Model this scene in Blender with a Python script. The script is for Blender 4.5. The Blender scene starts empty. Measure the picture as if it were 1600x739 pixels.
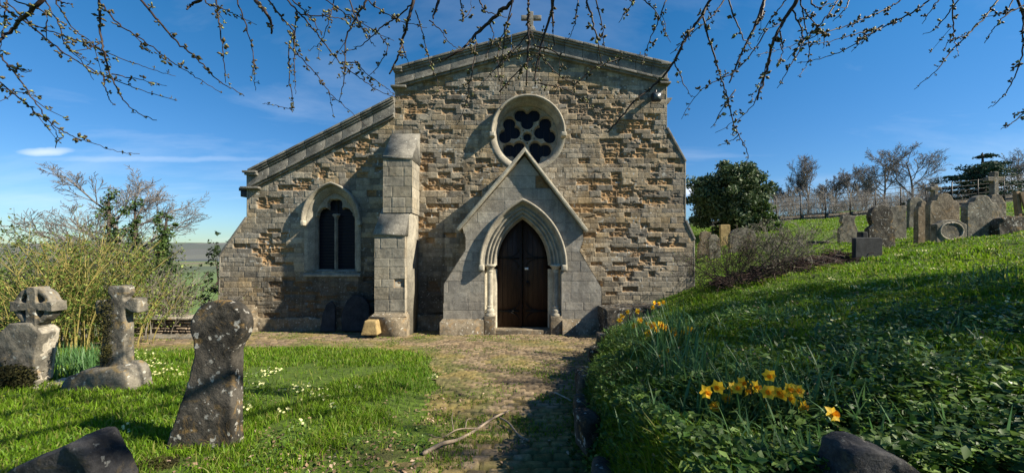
import bpy, bmesh, math, random
import numpy as np
from mathutils import Vector, Matrix, Euler

S = bpy.context.scene
C = S.collection
R = math.radians
# ---------------------------------------------------------------- camera, light, exposure
EYE, F, HOR = 2.2, 600.0, 388.0          # eye height above the threshold, focal length and horizon row in photo pixels
cd = bpy.data.cameras.new('camera'); cam = bpy.data.objects.new('camera', cd); C.objects.link(cam)
cam.location = (0, 0, EYE); cam.rotation_euler = (R(90), 0, 0)
cd.sensor_width = 36; cd.lens = 36 * F / 1600; cd.shift_y = (HOR - 369.5) / 1600
cd.clip_start = .05; cd.clip_end = 9000
S.camera = cam
LV = Vector((4.0, -1.08, 3.15)).normalized()     # towards the sun
w = bpy.data.worlds.new('World'); S.world = w; w.use_nodes = True
nt = w.node_tree; N = nt.nodes; L = nt.links; N.clear()
out = N.new('ShaderNodeOutputWorld'); bg = N.new('ShaderNodeBackground'); sky = N.new('ShaderNodeTexSky')
sky.sky_type = 'NISHITA'; sky.sun_disc = False; sky.sun_elevation = math.asin(LV.z); sky.sun_rotation = math.atan2(LV.x, LV.y)
sky.air_density = 1.0; sky.dust_density = .1; sky.ozone_density = 1.6; sky.altitude = 100
hs = N.new('ShaderNodeHueSaturation'); hs.inputs['Saturation'].default_value = 1.42; hs.inputs['Value'].default_value = 1.0
L.new(sky.outputs[0], hs.inputs['Color'])
tc = N.new('ShaderNodeTexCoord')
sep = N.new('ShaderNodeSeparateXYZ'); L.new(tc.outputs['Generated'], sep.inputs[0])
def wm(op, a, b=None, c=None, clamp=False):
    n = N.new('ShaderNodeMath'); n.operation = op; n.use_clamp = clamp
    for i, v in enumerate((a, b, c)):
        if v is None: continue
        if isinstance(v, (int, float)): n.inputs[i].default_value = v
        else: L.new(v, n.inputs[i])
    return n.outputs[0]
# thin high cloud: noise over the cloud layer (direction divided by height)
zz = wm('ADD', wm('MAXIMUM', sep.outputs[2], 0.0), .12)
cx = wm('DIVIDE', sep.outputs[0], zz); cy = wm('DIVIDE', sep.outputs[1], zz)
cmb = N.new('ShaderNodeCombineXYZ'); L.new(wm('MULTIPLY', cx, .55), cmb.inputs[0]); L.new(wm('MULTIPLY', cy, 1.3), cmb.inputs[1])
nz = N.new('ShaderNodeTexNoise'); nz.inputs['Scale'].default_value = .8; nz.inputs['Detail'].default_value = 7; nz.inputs['Roughness'].default_value = .6
nz.inputs['Distortion'].default_value = .5
L.new(cmb.outputs[0], nz.inputs['Vector'])
cl = wm('MULTIPLY', wm('SUBTRACT', nz.outputs[0], .5, clamp=True), .8, clamp=True)
# one small low cloud and a faint trail in the west, given as directions on the sky
def blob(ax, az, sx, sz):
    rat = wm('DIVIDE', sep.outputs[0], sep.outputs[1]); el = wm('DIVIDE', sep.outputs[2], sep.outputs[1])
    n2 = N.new('ShaderNodeTexNoise'); n2.inputs['Scale'].default_value = 30; n2.inputs['Detail'].default_value = 4; L.new(tc.outputs['Generated'], n2.inputs['Vector'])
    wob = wm('MULTIPLY', wm('SUBTRACT', n2.outputs[0], .5), 1.3)
    u = wm('DIVIDE', wm('SUBTRACT', rat, ax), sx); v = wm('ADD', wm('DIVIDE', wm('SUBTRACT', el, az), sz), wob)
    d = wm('ADD', wm('MULTIPLY', u, u), wm('MULTIPLY', v, v))
    front = wm('GREATER_THAN', sep.outputs[1], 0.0)
    return wm('MULTIPLY', wm('SUBTRACT', 1.0, d, clamp=True), front)
b1 = wm('MULTIPLY', blob(-1.215, .252, .08, .013), .5)
b2 = wm('MULTIPLY', blob(-.93, .232, .36, .009), .15)
b3 = wm('MULTIPLY', blob(1.34, .175, .16, .03), .6)
b4 = wm('MULTIPLY', blob(.48, .15, .05, .02), .9)
tot = wm('ADD', wm('ADD', cl, b1), wm('ADD', wm('ADD', b2, b3), b4), clamp=True)
mx = N.new('ShaderNodeMix'); mx.data_type = 'RGBA'
L.new(tot, mx.inputs[0]); lowf = wm('SUBTRACT', 1.0, wm('DIVIDE', wm('MAXIMUM', sep.outputs[2], 0.0), .42), clamp=True)
tm = N.new('ShaderNodeMix'); tm.data_type = 'RGBA'; tm.blend_type = 'MULTIPLY'; L.new(lowf, tm.inputs[0]); L.new(hs.outputs[0], tm.inputs[6]); tm.inputs[7].default_value = (.42, .60, .86, 1)
L.new(tm.outputs[2], mx.inputs[6]); mx.inputs[7].default_value = (8.6, 9.0, 9.6, 1)
L.new(mx.outputs[2], bg.inputs[0]); bg.inputs[1].default_value = .067
L.new(bg.outputs[0], out.inputs[0])
sd = bpy.data.lights.new('sun', 'SUN'); sd.energy = 5.0; sd.angle = R(.53); sd.color = (1, .90, .73)
sun = bpy.data.objects.new('sun', sd); C.objects.link(sun); sun.location = (30, -8, 30)
sun.rotation_euler = LV.to_track_quat('Z', 'Y').to_euler()
S.view_settings.view_transform = 'Standard'; S.view_settings.look = 'None'; S.view_settings.gamma = 1
S.view_settings.use_curve_mapping = False; S.view_settings.exposure = 1.07
S.render.engine = 'CYCLES'
try:
    S.cycles.max_bounces = 5; S.cycles.diffuse_bounces = 3; S.cycles.transparent_max_bounces = 6
except Exception: pass

# ---------------------------------------------------------------- helpers
def tag(o, label=None, cat=None, group=None, kind=None):
    if label: o['label'] = label
    if cat: o['category'] = cat
    if group: o['group'] = group
    if kind: o['kind'] = kind
    return o
def empty(name, loc=(0, 0, 0), parent=None):
    o = bpy.data.objects.new(name, None); C.objects.link(o); o.location = loc; o.empty_display_size = .2
    if parent: o.parent = parent
    return o
def link(name, me, mat=None, parent=None, smooth=False):
    o = bpy.data.objects.new(name, me); C.objects.link(o)
    if mat: me.materials.append(mat)
    if parent:
        o.parent = parent
        # geometry is written in world metres: undo the parents' offset
        off = Vector((0, 0, 0)); p = parent
        while p: off += p.location; p = p.parent
        o.location = -off
    if smooth: me.polygons.foreach_set('use_smooth', [True] * len(me.polygons))
    return o
def mk(name, V, faces, mat, parent=None, smooth=False, col=None):
    """V (n,3); faces: list of int arrays, each (m,k)."""
    me = bpy.data.meshes.new(name); V = np.asarray(V, dtype=np.float32)
    me.vertices.add(len(V)); me.vertices.foreach_set('co', V.ravel())
    faces = [np.asarray(f, dtype=np.int32) for f in faces if len(f)]
    nl = sum(f.size for f in faces); npoly = sum(len(f) for f in faces)
    me.loops.add(nl); me.polygons.add(npoly)
    me.loops.foreach_set('vertex_index', np.concatenate([f.ravel() for f in faces]))
    st = []; k0 = 0
    for f in faces:
        st.append(k0 + np.arange(len(f)) * f.shape[1]); k0 += f.size
    me.polygons.foreach_set('loop_start', np.concatenate(st).astype(np.int32))
    me.update(calc_edges=True)
    if col is not None:
        a = me.color_attributes.new('Col', 'FLOAT_COLOR', 'POINT')
        cc = np.ones((len(V), 4), dtype=np.float32); cc[:, :3] = col; a.data.foreach_set('color', cc.ravel())
    me.validate()
    return link(name, me, mat, parent, smooth)
def P(px, py, Y):
    return ((px - 800) / F * Y, Y, EYE - (py - HOR) / F * Y)
def XZ(px, py, Y):
    p = P(px, py, Y); return (p[0], p[2])
def box_arr(x0, x1, y0, y1, z0, z1):
    V = np.array([(x, y, z) for z in (z0, z1) for y in (y0, y1) for x in (x0, x1)], float)
    Fq = np.array([(0, 2, 3, 1), (4, 5, 7, 6), (0, 1, 5, 4), (2, 6, 7, 3), (0, 4, 6, 2), (1, 3, 7, 5)])
    return V, Fq
class MB:
    """collects quads and tris"""
    def __init__(s): s.V = []; s.Q = []; s.T = []; s.n = 0
    def add(s, V, Q=None, T=None):
        V = np.asarray(V, float); s.V.append(V)
        if Q is not None and len(Q): s.Q.append(np.asarray(Q) + s.n)
        if T is not None and len(T): s.T.append(np.asarray(T) + s.n)
        s.n += len(V); return s
    def box(s, x0, x1, y0, y1, z0, z1):
        V, q = box_arr(x0, x1, y0, y1, z0, z1); return s.add(V, q)
    def prism(s, poly, y0, y1):
        """closed outline in (x,z), extruded from y0 to y1 (fan caps need a fairly convex outline)"""
        n = len(poly); c = np.mean(np.array(poly), axis=0)
        V = [(p[0], y0, p[1]) for p in poly] + [(p[0], y1, p[1]) for p in poly] + [(c[0], y0, c[1]), (c[0], y1, c[1])]
        Q = [(i, (i + 1) % n, n + (i + 1) % n, n + i) for i in range(n)]
        T = [(i, 2 * n, (i + 1) % n) for i in range(n)] + [(n + i, n + (i + 1) % n, 2 * n + 1) for i in range(n)]
        return s.add(V, Q, T)
    def tube(s, pts, rad, k=6, cap=True):
        pts = np.asarray(pts, float); n = len(pts)
        rad = np.broadcast_to(np.asarray(rad, float), (n,))
        t = np.gradient(pts, axis=0); t /= (np.linalg.norm(t, axis=1, keepdims=True) + 1e-9)
        ref = np.array([0, 0, 1.0]) if abs(t[0, 2]) < .9 else np.array([1.0, 0, 0])
        a = np.cross(t, ref); a /= (np.linalg.norm(a, axis=1, keepdims=True) + 1e-9); b = np.cross(t, a)
        th = np.arange(k) * 2 * np.pi / k
        V = pts[:, None, :] + rad[:, None, None] * (np.cos(th)[None, :, None] * a[:, None, :] + np.sin(th)[None, :, None] * b[:, None, :])
        i = np.arange(n - 1)[:, None] * k; j = np.arange(k)[None, :]; j2 = (j + 1) % k
        Q = np.stack([i + j, i + j2, i + k + j2, i + k + j], -1).reshape(-1, 4)
        V = V.reshape(-1, 3); T = None
        if cap:
            V = np.vstack([V, pts[:1], pts[-1:]]); m = n * k; jj = np.arange(k)
            T = np.vstack([np.stack([np.full(k, m), (jj + 1) % k, jj], -1), np.stack([np.full(k, m + 1), (n - 1) * k + jj, (n - 1) * k + (jj + 1) % k], -1)])
        return s.add(V, Q, T)
    def lathe(s, prof, cx, cy, k=16):
        """prof [(r,z)] round a vertical axis"""
        n = len(prof); th = np.arange(k) * 2 * np.pi / k
        V = np.array([(cx + r * math.cos(t), cy + r * math.sin(t), z) for r, z in prof for t in th])
        i = np.arange(n - 1)[:, None] * k; j = np.arange(k)[None, :]; j2 = (j + 1) % k
        return s.add(V, np.stack([i + j, i + j2, i + k + j2, i + k + j], -1).reshape(-1, 4))
    def each(s, name, mat, parent=None, bevel=0):
        """every added piece as an object of its own"""
        out = []; n0 = 0; qi = list(s.Q); ti = list(s.T)
        for V in s.V:
            n1 = n0 + len(V); f = [a - n0 for a in qi + ti if a.min() >= n0 and a.max() < n1]; o = mk(name, V, f, mat, parent); recalc(o, bevel); out.append(o); n0 = n1
        return out
    def build(s, name, mat, parent=None, smooth=False, col=None):
        V = np.vstack(s.V); f = []
        if s.Q: f.append(np.vstack(s.Q))
        if s.T: f.append(np.vstack(s.T))
        return mk(name, V, f, mat, parent, smooth, col)
def recalc(o, bevel=0):
    bm = bmesh.new(); bm.from_mesh(o.data)
    bmesh.ops.remove_doubles(bm, verts=bm.verts, dist=1e-5)
    bmesh.ops.recalc_face_normals(bm, faces=bm.faces)
    if bevel:
        ed = [e for e in bm.edges if len(e.link_faces) == 2 and e.calc_face_angle(0) > .5]
        bmesh.ops.bevel(bm, geom=ed, offset=bevel, segments=2, profile=.6, affect='EDGES')
    bm.to_mesh(o.data); bm.free(); return o
# value noise
_rt = np.random.RandomState(5).rand(256, 256)
def vn(x, y, s=0):
    x = np.asarray(x, float) + s * 17.31; y = np.asarray(y, float) + s * 9.77
    xi = np.floor(x).astype(int); yi = np.floor(y).astype(int); fx = x - xi; fy = y - yi
    fx = fx * fx * (3 - 2 * fx); fy = fy * fy * (3 - 2 * fy)
    g = lambda a, b: _rt[a & 255, b & 255]
    return (g(xi, yi) * (1 - fx) + g(xi + 1, yi) * fx) * (1 - fy) + (g(xi, yi + 1) * (1 - fx) + g(xi + 1, yi + 1) * fx) * fy
def fbm(x, y, s=0, o=4):
    v = 0; a = .5; t = 0
    for k in range(o):
        v = v + a * vn(x * 2 ** k, y * 2 ** k, s + k * 3); t += a; a *= .55
    return v / t
def sst(a, b, x):
    t = np.clip((x - a) / (b - a), 0, 1); return t * t * (3 - 2 * t)

# ---------------------------------------------------------------- materials
def mat(name, rough=.9):
    m = bpy.data.materials.new(name); m.use_nodes = True
    b = m.node_tree.nodes['Principled BSDF']; b.inputs['Roughness'].default_value = rough
    b.inputs['Specular IOR Level'].default_value = .25
    return m, m.node_tree, b
def noise(nt, scale, detail=5, rough=.6, vec=None, dist=0):
    n = nt.nodes.new('ShaderNodeTexNoise'); n.inputs['Scale'].default_value = scale; n.inputs['Detail'].default_value = detail
    n.inputs['Roughness'].default_value = rough; n.inputs['Distortion'].default_value = dist
    if vec is None:
        g = nt.nodes.get('geo') or nt.nodes.new('ShaderNodeNewGeometry'); g.name = 'geo'; vec = g.outputs['Position']
    nt.links.new(vec, n.inputs['Vector']); return n.outputs[0]
def ramp(nt, fac, stops):
    r = nt.nodes.new('ShaderNodeValToRGB'); nt.links.new(fac, r.inputs[0])
    while len(r.color_ramp.elements) < len(stops): r.color_ramp.elements.new(.5)
    for e, (p, c) in zip(r.color_ramp.elements, stops):
        e.position = p; e.color = (c, c, c, 1) if isinstance(c, (int, float)) else (*c, 1)
    return r.outputs[0]
def mixc(nt, fac, a, b, mode='MIX'):
    m = nt.nodes.new('ShaderNodeMix'); m.data_type = 'RGBA'; m.blend_type = mode
    for i, v in ((0, fac), (6, a), (7, b)):
        if isinstance(v, (int, float)): m.inputs[i].default_value = v
        elif isinstance(v, tuple): m.inputs[i].default_value = (*v, 1)
        else: nt.links.new(v, m.inputs[i])
    return m.outputs[2]
def bump(nt, b, h, dist=.01, strength=.6):
    n = nt.nodes.new('ShaderNodeBump'); n.inputs['Distance'].default_value = dist; n.inputs['Strength'].default_value = strength
    nt.links.new(h, n.inputs['Height']); nt.links.new(n.outputs[0], b.inputs['Normal'])
def m_attr(name, var=.35, bscale=45, bd=.006, lich=.0, rough=.95):
    """colour attribute broken up by noise, with fine relief and pale lichen spots"""
    m, nt, b = mat(name, rough)
    a = nt.nodes.new('ShaderNodeAttribute'); a.attribute_name = 'Col'
    n1 = noise(nt, 7, 6, .7); n2 = noise(nt, bscale, 5, .7)
    f = ramp(nt, n1, [(.3, 1 - var), (.7, 1 + var * .6)])
    c = mixc(nt, 1.0, a.outputs[0], f, 'MULTIPLY')
    f2 = ramp(nt, n2, [(.3, .7), (.7, 1.15)]); c = mixc(nt, 1.0, c, f2, 'MULTIPLY')
    if lich:
        s = ramp(nt, noise(nt, 22, 3, .6), [(.62, 0.0), (.7, lich)]); c = mixc(nt, s, c, (.5, .5, .46))
    nt.links.new(c, b.inputs['Base Color']); bump(nt, b, n2, bd, .8); return m
def m_stone(name, base, dark, lichen=(.5, .5, .45), la=.62, orange=None, bd=.01, sc=1.0, darkpos=(.4, .6)):
    m, nt, b = mat(name, .95)
    n1 = noise(nt, 3.5 * sc, 6, .7); n2 = noise(nt, 34 * sc, 5, .7); n3 = noise(nt, 16 * sc, 3, .55); n4 = noise(nt, 5 * sc, 5, .7, dist=1)
    c = mixc(nt, ramp(nt, n1, [(darkpos[0], 0.0), (darkpos[1], 1.0)]), dark, base)
    c = mixc(nt, 1.0, c, ramp(nt, n2, [(.25, .6), (.75, 1.25)]), 'MULTIPLY')
    if orange: c = mixc(nt, ramp(nt, n4, [(.56, 0.0), (.66, .75)]), c, orange)
    if la < 1: c = mixc(nt, ramp(nt, n3, [(la, 0.0), (la + .05, .85)]), c, lichen)
    nt.links.new(c, b.inputs['Base Color']); bump(nt, b, n2, bd, .9); return m
def m_plain(name, col, rough=.7, var=.3, scale=20, metal=0, spec=.3, bd=.002):
    m, nt, b = mat(name, rough); b.inputs['Metallic'].default_value = metal; b.inputs['Specular IOR Level'].default_value = spec
    n = noise(nt, scale, 4); nt.links.new(mixc(nt, 1.0, col, ramp(nt, n, [(.3, 1 - var), (.7, 1 + var)]), 'MULTIPLY'), b.inputs['Base Color'])
    bump(nt, b, n, bd, .5); return m
def m_leaf(name, c1, c2, trans=.35, scale=3.0, rough=.55, spec=.3, c3=None):
    """leaf: diffuse and some light through it, colour varying by patch and by leaf"""
    m, nt, b = mat(name, rough); b.inputs['Specular IOR Level'].default_value = spec
    n = noise(nt, scale, 3); gi = nt.nodes['geo'].outputs['Random Per Island']
    c = mixc(nt, ramp(nt, n, [(.35, 0.0), (.65, 1.0)]), c1, c2)
    if c3: c = mixc(nt, ramp(nt, gi, [(.80, 0.0), (.86, .9)]), c, c3)
    c = mixc(nt, 1.0, c, ramp(nt, gi, [(0, .6), (1, 1.4)]), 'MULTIPLY')
    nt.links.new(c, b.inputs['Base Color'])
    t = nt.nodes.new('ShaderNodeBsdfTranslucent'); nt.links.new(c, t.inputs[0])
    x = nt.nodes.new('ShaderNodeMixShader'); x.inputs[0].default_value = trans
    nt.links.new(b.outputs[0], x.inputs[1]); nt.links.new(t.outputs[0], x.inputs[2])
    nt.links.new(x.outputs[0], nt.nodes['Material Output'].inputs[0]); return m

M = {}
M['masonry'] = m_attr('rubble_stone', .35, 42, .012, lich=.5)
M['ashlar'] = m_attr('ashlar_stone', .30, 38, .004, lich=.35)
M['dressed'] = m_stone('dressed_stone', (.37, .34, .27), (.23, .21, .17), la=.68, bd=.004)
M['coping'] = m_stone('coping_stone', (.25, .235, .20), (.13, .125, .11), la=.66, bd=.006)
M['pale'] = m_stone('pale_dressed_stone', (.50, .46, .36), (.33, .30, .235), la=.72, bd=.004)
M['slate'] = m_plain('roof_slate', (.12, .12, .13), .8, .3, 8)
M['glass'] = m_plain('dark_leaded_glass', (.008, .010, .018), .35, .3, 30, spec=.10)
M['lead'] = m_plain('lead', (.03, .03, .035), .6)
M['iron'] = m_plain('black_iron', (.015, .014, .013), .55, .3, 40, metal=.6)
M['metal'] = m_plain('dark_painted_metal', (.02, .02, .022), .4)
M['lamp_glass'] = m_plain('lamp_glass', (.10, .115, .12), .4, .1, 10, spec=.5)
m, nt, b = mat('door_oak', .55)
g = nt.nodes.new('ShaderNodeNewGeometry'); g.name = 'geo'
mp = nt.nodes.new('ShaderNodeMapping'); mp.inputs['Scale'].default_value = (14, 14, .9); nt.links.new(g.outputs['Position'], mp.inputs[0])
n = noise(nt, 3, 6, .7, mp.outputs[0]); nt.links.new(ramp(nt, n, [(.3, (.016, .009, .006)), (.7, (.048, .026, .016))]), b.inputs['Base Color']); bump(nt, b, n, .006, .6)
M['oak'] = m
M['white'] = m_plain('white_notice', (.7, .7, .68), .6, .05)
M['grave_dark'] = m_stone('lichened_dark_stone', (.095, .085, .07), (.024, .022, .018), (.40, .39, .35), .60, (.22, .14, .05), .012)
M['grave_grey'] = m_stone('weathered_grey_stone', (.22, .20, .16), (.075, .07, .058), (.42, .42, .37), .63, (.27, .19, .08), .010)
M['grave_brown'] = m_stone('weathered_brown_stone', (.26, .215, .15), (.12, .10, .07), (.42, .40, .34), .62, (.26, .17, .08), .010)
M['grave_pale'] = m_stone('pale_limestone', (.50, .45, .36), (.22, .20, .165), (.5, .5, .45), .66, (.40, .25, .10), .010)
M['slate_stone'] = m_stone('slate_headstone', (.045, .048, .052), (.025, .027, .03), (.2, .2, .2), .8, None, .003)
M['moss'] = m_stone('moss', (.085, .08, .022), (.035, .035, .012), (.2, .18, .05), .66, None, .03, 2)
M['yellow_stone'] = m_stone('yellow_sandstone', (.42, .31, .14), (.28, .20, .09), (.5, .45, .35), .7, None, .01)
M['bark'] = m_stone('bark', (.085, .065, .05), (.03, .024, .02), (.2, .2, .17), .72, None, .02)
M['twig'] = m_plain('cherry_twig', (.035, .022, .018), .6, .4, 30)
M['twig_grey'] = m_plain('grey_twig', (.19, .17, .14), .8, .4, 5)
M['twig_far'] = m_plain('distant_bare_wood', (.16, .145, .13), .9, .3, .5)
M['willow'] = m_plain('olive_stem', (.24, .20, .06), .7, .4, 6)
M['bud'] = m_leaf('opening_bud', (.085, .07, .035), (.13, .11, .05), .15, 30, c3=(.20, .22, .08))
M['deadwood'] = m_plain('dead_branch', (.24, .19, .14), .85, .4, 12)
M['grass'] = m_leaf('grass_blades', (.10, .215, .008), (.165, .28, .014), .45, .9, c3=(.19, .19, .05))
M['grass_long'] = m_leaf('long_grass', (.045, .105, .010), (.095, .165, .018), .4, .9, c3=(.14, .16, .05))
M['daff_leaf'] = m_leaf('daffodil_leaf', (.065, .16, .045), (.11, .21, .07), .35, 4, .42, .4)
M['cover_leaf'] = m_leaf('leafy_ground_cover', (.030, .085, .012), (.085, .15, .020), .3, 5.0, .5, .35, c3=(.14, .21, .05))
M['holly'] = m_leaf('holly_leaf', (.045, .080, .032), (.080, .125, .048), .2, .8, .55, .3, c3=(.12, .15, .08))
M['yew'] = m_leaf('dark_evergreen', (.018, .036, .014), (.035, .06, .020), .15, .8, .7, .2)
M['cedar'] = m_leaf('cedar_needles', (.020, .045, .030), (.040, .075, .045), .15, .3, .7, .2)
M['spring'] = m_leaf('young_yellow_green_leaf', (.11, .18, .03), (.17, .25, .04), .45, .7, c3=(.28, .34, .08))
M['spring_dull'] = m_leaf('dull_green_leaf', (.09, .12, .035), (.14, .18, .05), .4, .7)
M['ivy'] = m_leaf('ivy_leaf', (.045, .085, .018), (.075, .125, .03), .25, 2)
M['prim_fl'] = m_leaf('primrose_petal', (.70, .68, .28), (.78, .76, .42), .3, 20)
M['daff_pet'] = m_leaf('daffodil_petal', (.80, .52, .025), (.85, .60, .04), .3, 20)
M['daff_cup'] = m_leaf('daffodil_trumpet', (.80, .33, .01), (.85, .38, .015), .25, 20)
M['litter'] = m_leaf('dead_leaves', (.16, .10, .06), (.28, .19, .12), .1, 8, c3=(.38, .28, .20))
M['mulch'] = m_plain('dark_bramble_trimmings', (.065, .040, .034), .9, .5, 10)
M['timber'] = m_plain('weathered_timber', (.22, .15, .08), .8, .3, 10)
M['near_stone'] = m_stone('near_dark_stone', (.085, .082, .08), (.028, .028, .03), (.20, .20, .18), .64, (.10, .08, .05), .010, 2.4)
M['spring_leaf'] = m_leaf('fresh_leaf', (.08, .19, .02), (.13, .25, .03), .4, 3, .4, .5, c3=(.22, .32, .08))
# ---------------------------------------------------------------- terrain
EDGE = np.array([(-6, .6), (0, .55), (2, .60), (3, .60), (4, .75), (5, 1.02), (6, 1.30), (7.2, 1.72), (9, 2.35), (10.3, 2.62)])
def xe(y): return np.interp(y, EDGE[:, 0], EDGE[:, 1])
CP = np.array([
 (.55, -3, 1.35), (.55, 0, 1.28), (.6, 2, 1.14), (.6, 3, .97), (.75, 4, .81), (1.02, 5, .70), (1.3, 6, .62), (1.7, 7.2, .56), (2.35, 9, .26), (2.62, 10.3, .15),
 (1.5, 1, 1.40), (4, 1, 1.8), (8, 1, 2.4), (14, 1, 3.2), (4, -4, 1.9), (10, -4, 2.8), (20, 0, 4), (20, -10, 4), (5, -10, 2),
 (1.5, 3, 1.27), (3, 3, 1.48), (4, 3, 1.62), (8, 3, 2.2), (14, 3, 3.0), (2, 5, 1.12), (4, 5, 1.42), (6.7, 5, 1.82), (12, 5, 2.6),
 (3, 7, .95), (5, 7, 1.38), (8, 7, 1.78), (9.3, 7, 2.0), (13, 7, 2.55), (3, 9, .55), (4.5, 9, 1.22), (6, 9, 1.62), (8, 9, 1.90), (12, 9, 2.55), (20, 9, 3.4),
 (4.9, 10.3, 1.12), (3.7, 10.3, .72), (11.3, 10, 2.33), (12.6, 11.1, 2.34), (14.5, 14, 2.55), (17, 16.5, 3.0), (13.3, 10, 2.52), (14.6, 11, 2.60), (12.3, 14, 2.40), (9, 12, 2.02), (7, 14, 1.5), (10, 20, 2.6), (14, 16, 2.85), (20.8, 25, 4.0), (12.5, 25, 3.3), (33, 25, 5.2),
 (27, 30, 4.7), (15, 30, 3.8), (40, 30, 6), (40, 45, 6.6), (20, 45, 4.9), (6, 30, 2.0), (6, 20, 1.4), (6, 12, 1.2)], float)
def _k(d2): return np.where(d2 > 0, .5 * d2 * np.log(d2 + 1e-12), 0)
_n = len(CP); _d2 = ((CP[:, None, :2] - CP[None, :, :2]) ** 2).sum(-1)
_A = np.zeros((_n + 3, _n + 3)); _A[:_n, :_n] = _k(_d2) + np.eye(_n) * .006; _A[:_n, _n] = 1; _A[:_n, _n + 1:] = CP[:, :2]; _A[_n:, :_n] = _A[:_n, _n:].T
_w = np.linalg.solve(_A, np.concatenate([CP[:, 2], np.zeros(3)]))
def zright(x, y):
    cx = np.clip(x, 0, 40); cy = np.clip(y, -10, 45)
    v = _w[_n] + _w[_n + 1] * cx + _w[_n + 2] * cy
    for i in range(_n):
        v = v + _w[i] * _k((cx - CP[i, 0]) ** 2 + (cy - CP[i, 1]) ** 2)
    ext = np.hypot(x - cx, y - cy)
    return v + np.minimum(ext, 60) * .03 - np.maximum(ext - 60, 0) * .03
LAWN = [(-12, 7.3), (-8, 7.45), (-5, 7.62), (-3, 7.7), (-1.75, 7.35), (-1.32, 6.7), (-1.12, 5.9), (-1.0, 5.0), (-.85, 4.2), (-.78, 3.4), (-.78, 2.6), (-.85, 1.0), (-.85, -6)]
_ly = np.array([p[1] for p in LAWN[4:]][::-1]); _lx = np.array([p[0] for p in LAWN[4:]][::-1])
_fx = np.array([p[0] for p in LAWN[:5]]); _fy = np.array([p[1] for p in LAWN[:5]])
def lawnd(x, y):
    """>0 inside the left lawn, about metres from its edge"""
    a = np.interp(y, _ly, _lx) - x; b = np.interp(x, _fx, _fy) - y
    h = np.clip(.7 - np.abs(a - b), 0, .7); return np.minimum(a, b) - h * h / 2.8 + (vn(x * 3, y * 3, 3) - .5) * .25 + (vn(x * 11, y * 11, 4) - .5) * .12
def pathz(x, y):
    return np.where(y < 10.3, .813 - .079 * np.clip(y, -6, 10.3), 0.0) - .02 * sst(9.6, 10.3, y)
def zleft(x, y):
    base = pathz(x, y)
    base = base + .05 * sst(0, .5, lawnd(x, y)) + (fbm(x * .7, y * .7, 2) - .5) * .10 * sst(.2, 1.5, lawnd(x, y))
    d = np.maximum(0, y - 10.8); dl = np.maximum(0, -9.5 - x)
    fall = np.minimum(1.0, 1) * (.10 * np.minimum(d, 230) + .13 * np.minimum(dl, 150))
    return base - np.minimum(fall, 32)
def ground_z(x, y):
    x = np.asarray(x, float); y = np.asarray(y, float)
    w_ = np.where(y < 9.6, .16, .16 + (y - 9.6) * .5); w_ = np.minimum(w_, 7)
    wob = (vn(x * 2.5, y * 2.5, 6) - .5) * .12
    s = sst(0, 1, (x - xe(y) + .05 + wob * (y < 9)) / w_ + (y > 10.3) * .3)
    zr = zright(x, y) + (fbm(x * 1.1, y * 1.1, 8) - .5) * .16 + (vn(x * 3.1, y * 3.1, 9) - .5) * .09 * (y < 9)
    far = sst(60, 200, np.hypot(x, y))
    return zleft(x, y) * (1 - s) + zr * s
def gz(x, y): return float(ground_z(np.array([x]), np.array([y]))[0])
def hit(px, py, y0=1.0, y1=45):
    """where the sight line of a photo pixel first meets the ground"""
    Y = np.exp(np.linspace(math.log(y0), math.log(y1), 700)); X = (px - 800) / F * Y; Z = EYE - (py - HOR) / F * Y
    g_ = ground_z(X, Y); k = np.argmax(g_ >= Z)
    if not (g_ >= Z).any(): k = len(Y) - 1
    return float(X[k]), float(Y[k]), float(g_[k])
def spaced(a, b, near0, near1, fine, grow=1.12):
    v = list(np.arange(near0, near1, fine)); s_ = fine; x = near1
    while x < b: v.append(x); s_ *= grow; x += s_
    v.append(b); s_ = fine; x = near0 - fine; lo = []
    while x > a: lo.append(x); s_ *= grow; x -= s_
    lo.append(a); return np.array(lo[::-1] + v)
xs = spaced(-3000, 3000, -10, 15, .08, 1.14); ys = spaced(-300, 4000, -1, 14, .08, 1.12)
X, Y = np.meshgrid(xs, ys); Z = ground_z(X, Y)
inpath = (lawnd(X, Y) < -.05) & (X < xe(Y)) & (Y < 10.45) & (X > -9)
Z = np.where(inpath, Z - .05, Z)
def grid_faces(ny, nx, keep=None):
    i = np.arange(ny - 1)[:, None] * nx + np.arange(nx - 1)[None, :]
    q = np.stack([i, i + 1, i + nx + 1, i + nx], -1)
    return q[keep] if keep is not None else q.reshape(-1, 4)
m, nt, b = mat('turf_ground', 1.0)
n1 = noise(nt, .9, 5, .65); n2 = noise(nt, 14, 5, .7); n3 = noise(nt, .012, 4, .6); n4 = noise(nt, 60, 4, .7)
c = mixc(nt, ramp(nt, n2, [(.4, 0.0), (.62, 1.0)]), (.050, .080, .014), (.095, .155, .018))
c = mixc(nt, ramp(nt, n1, [(.62, 0.0), (.78, .7)]), c, (.075, .055, .035))
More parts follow.
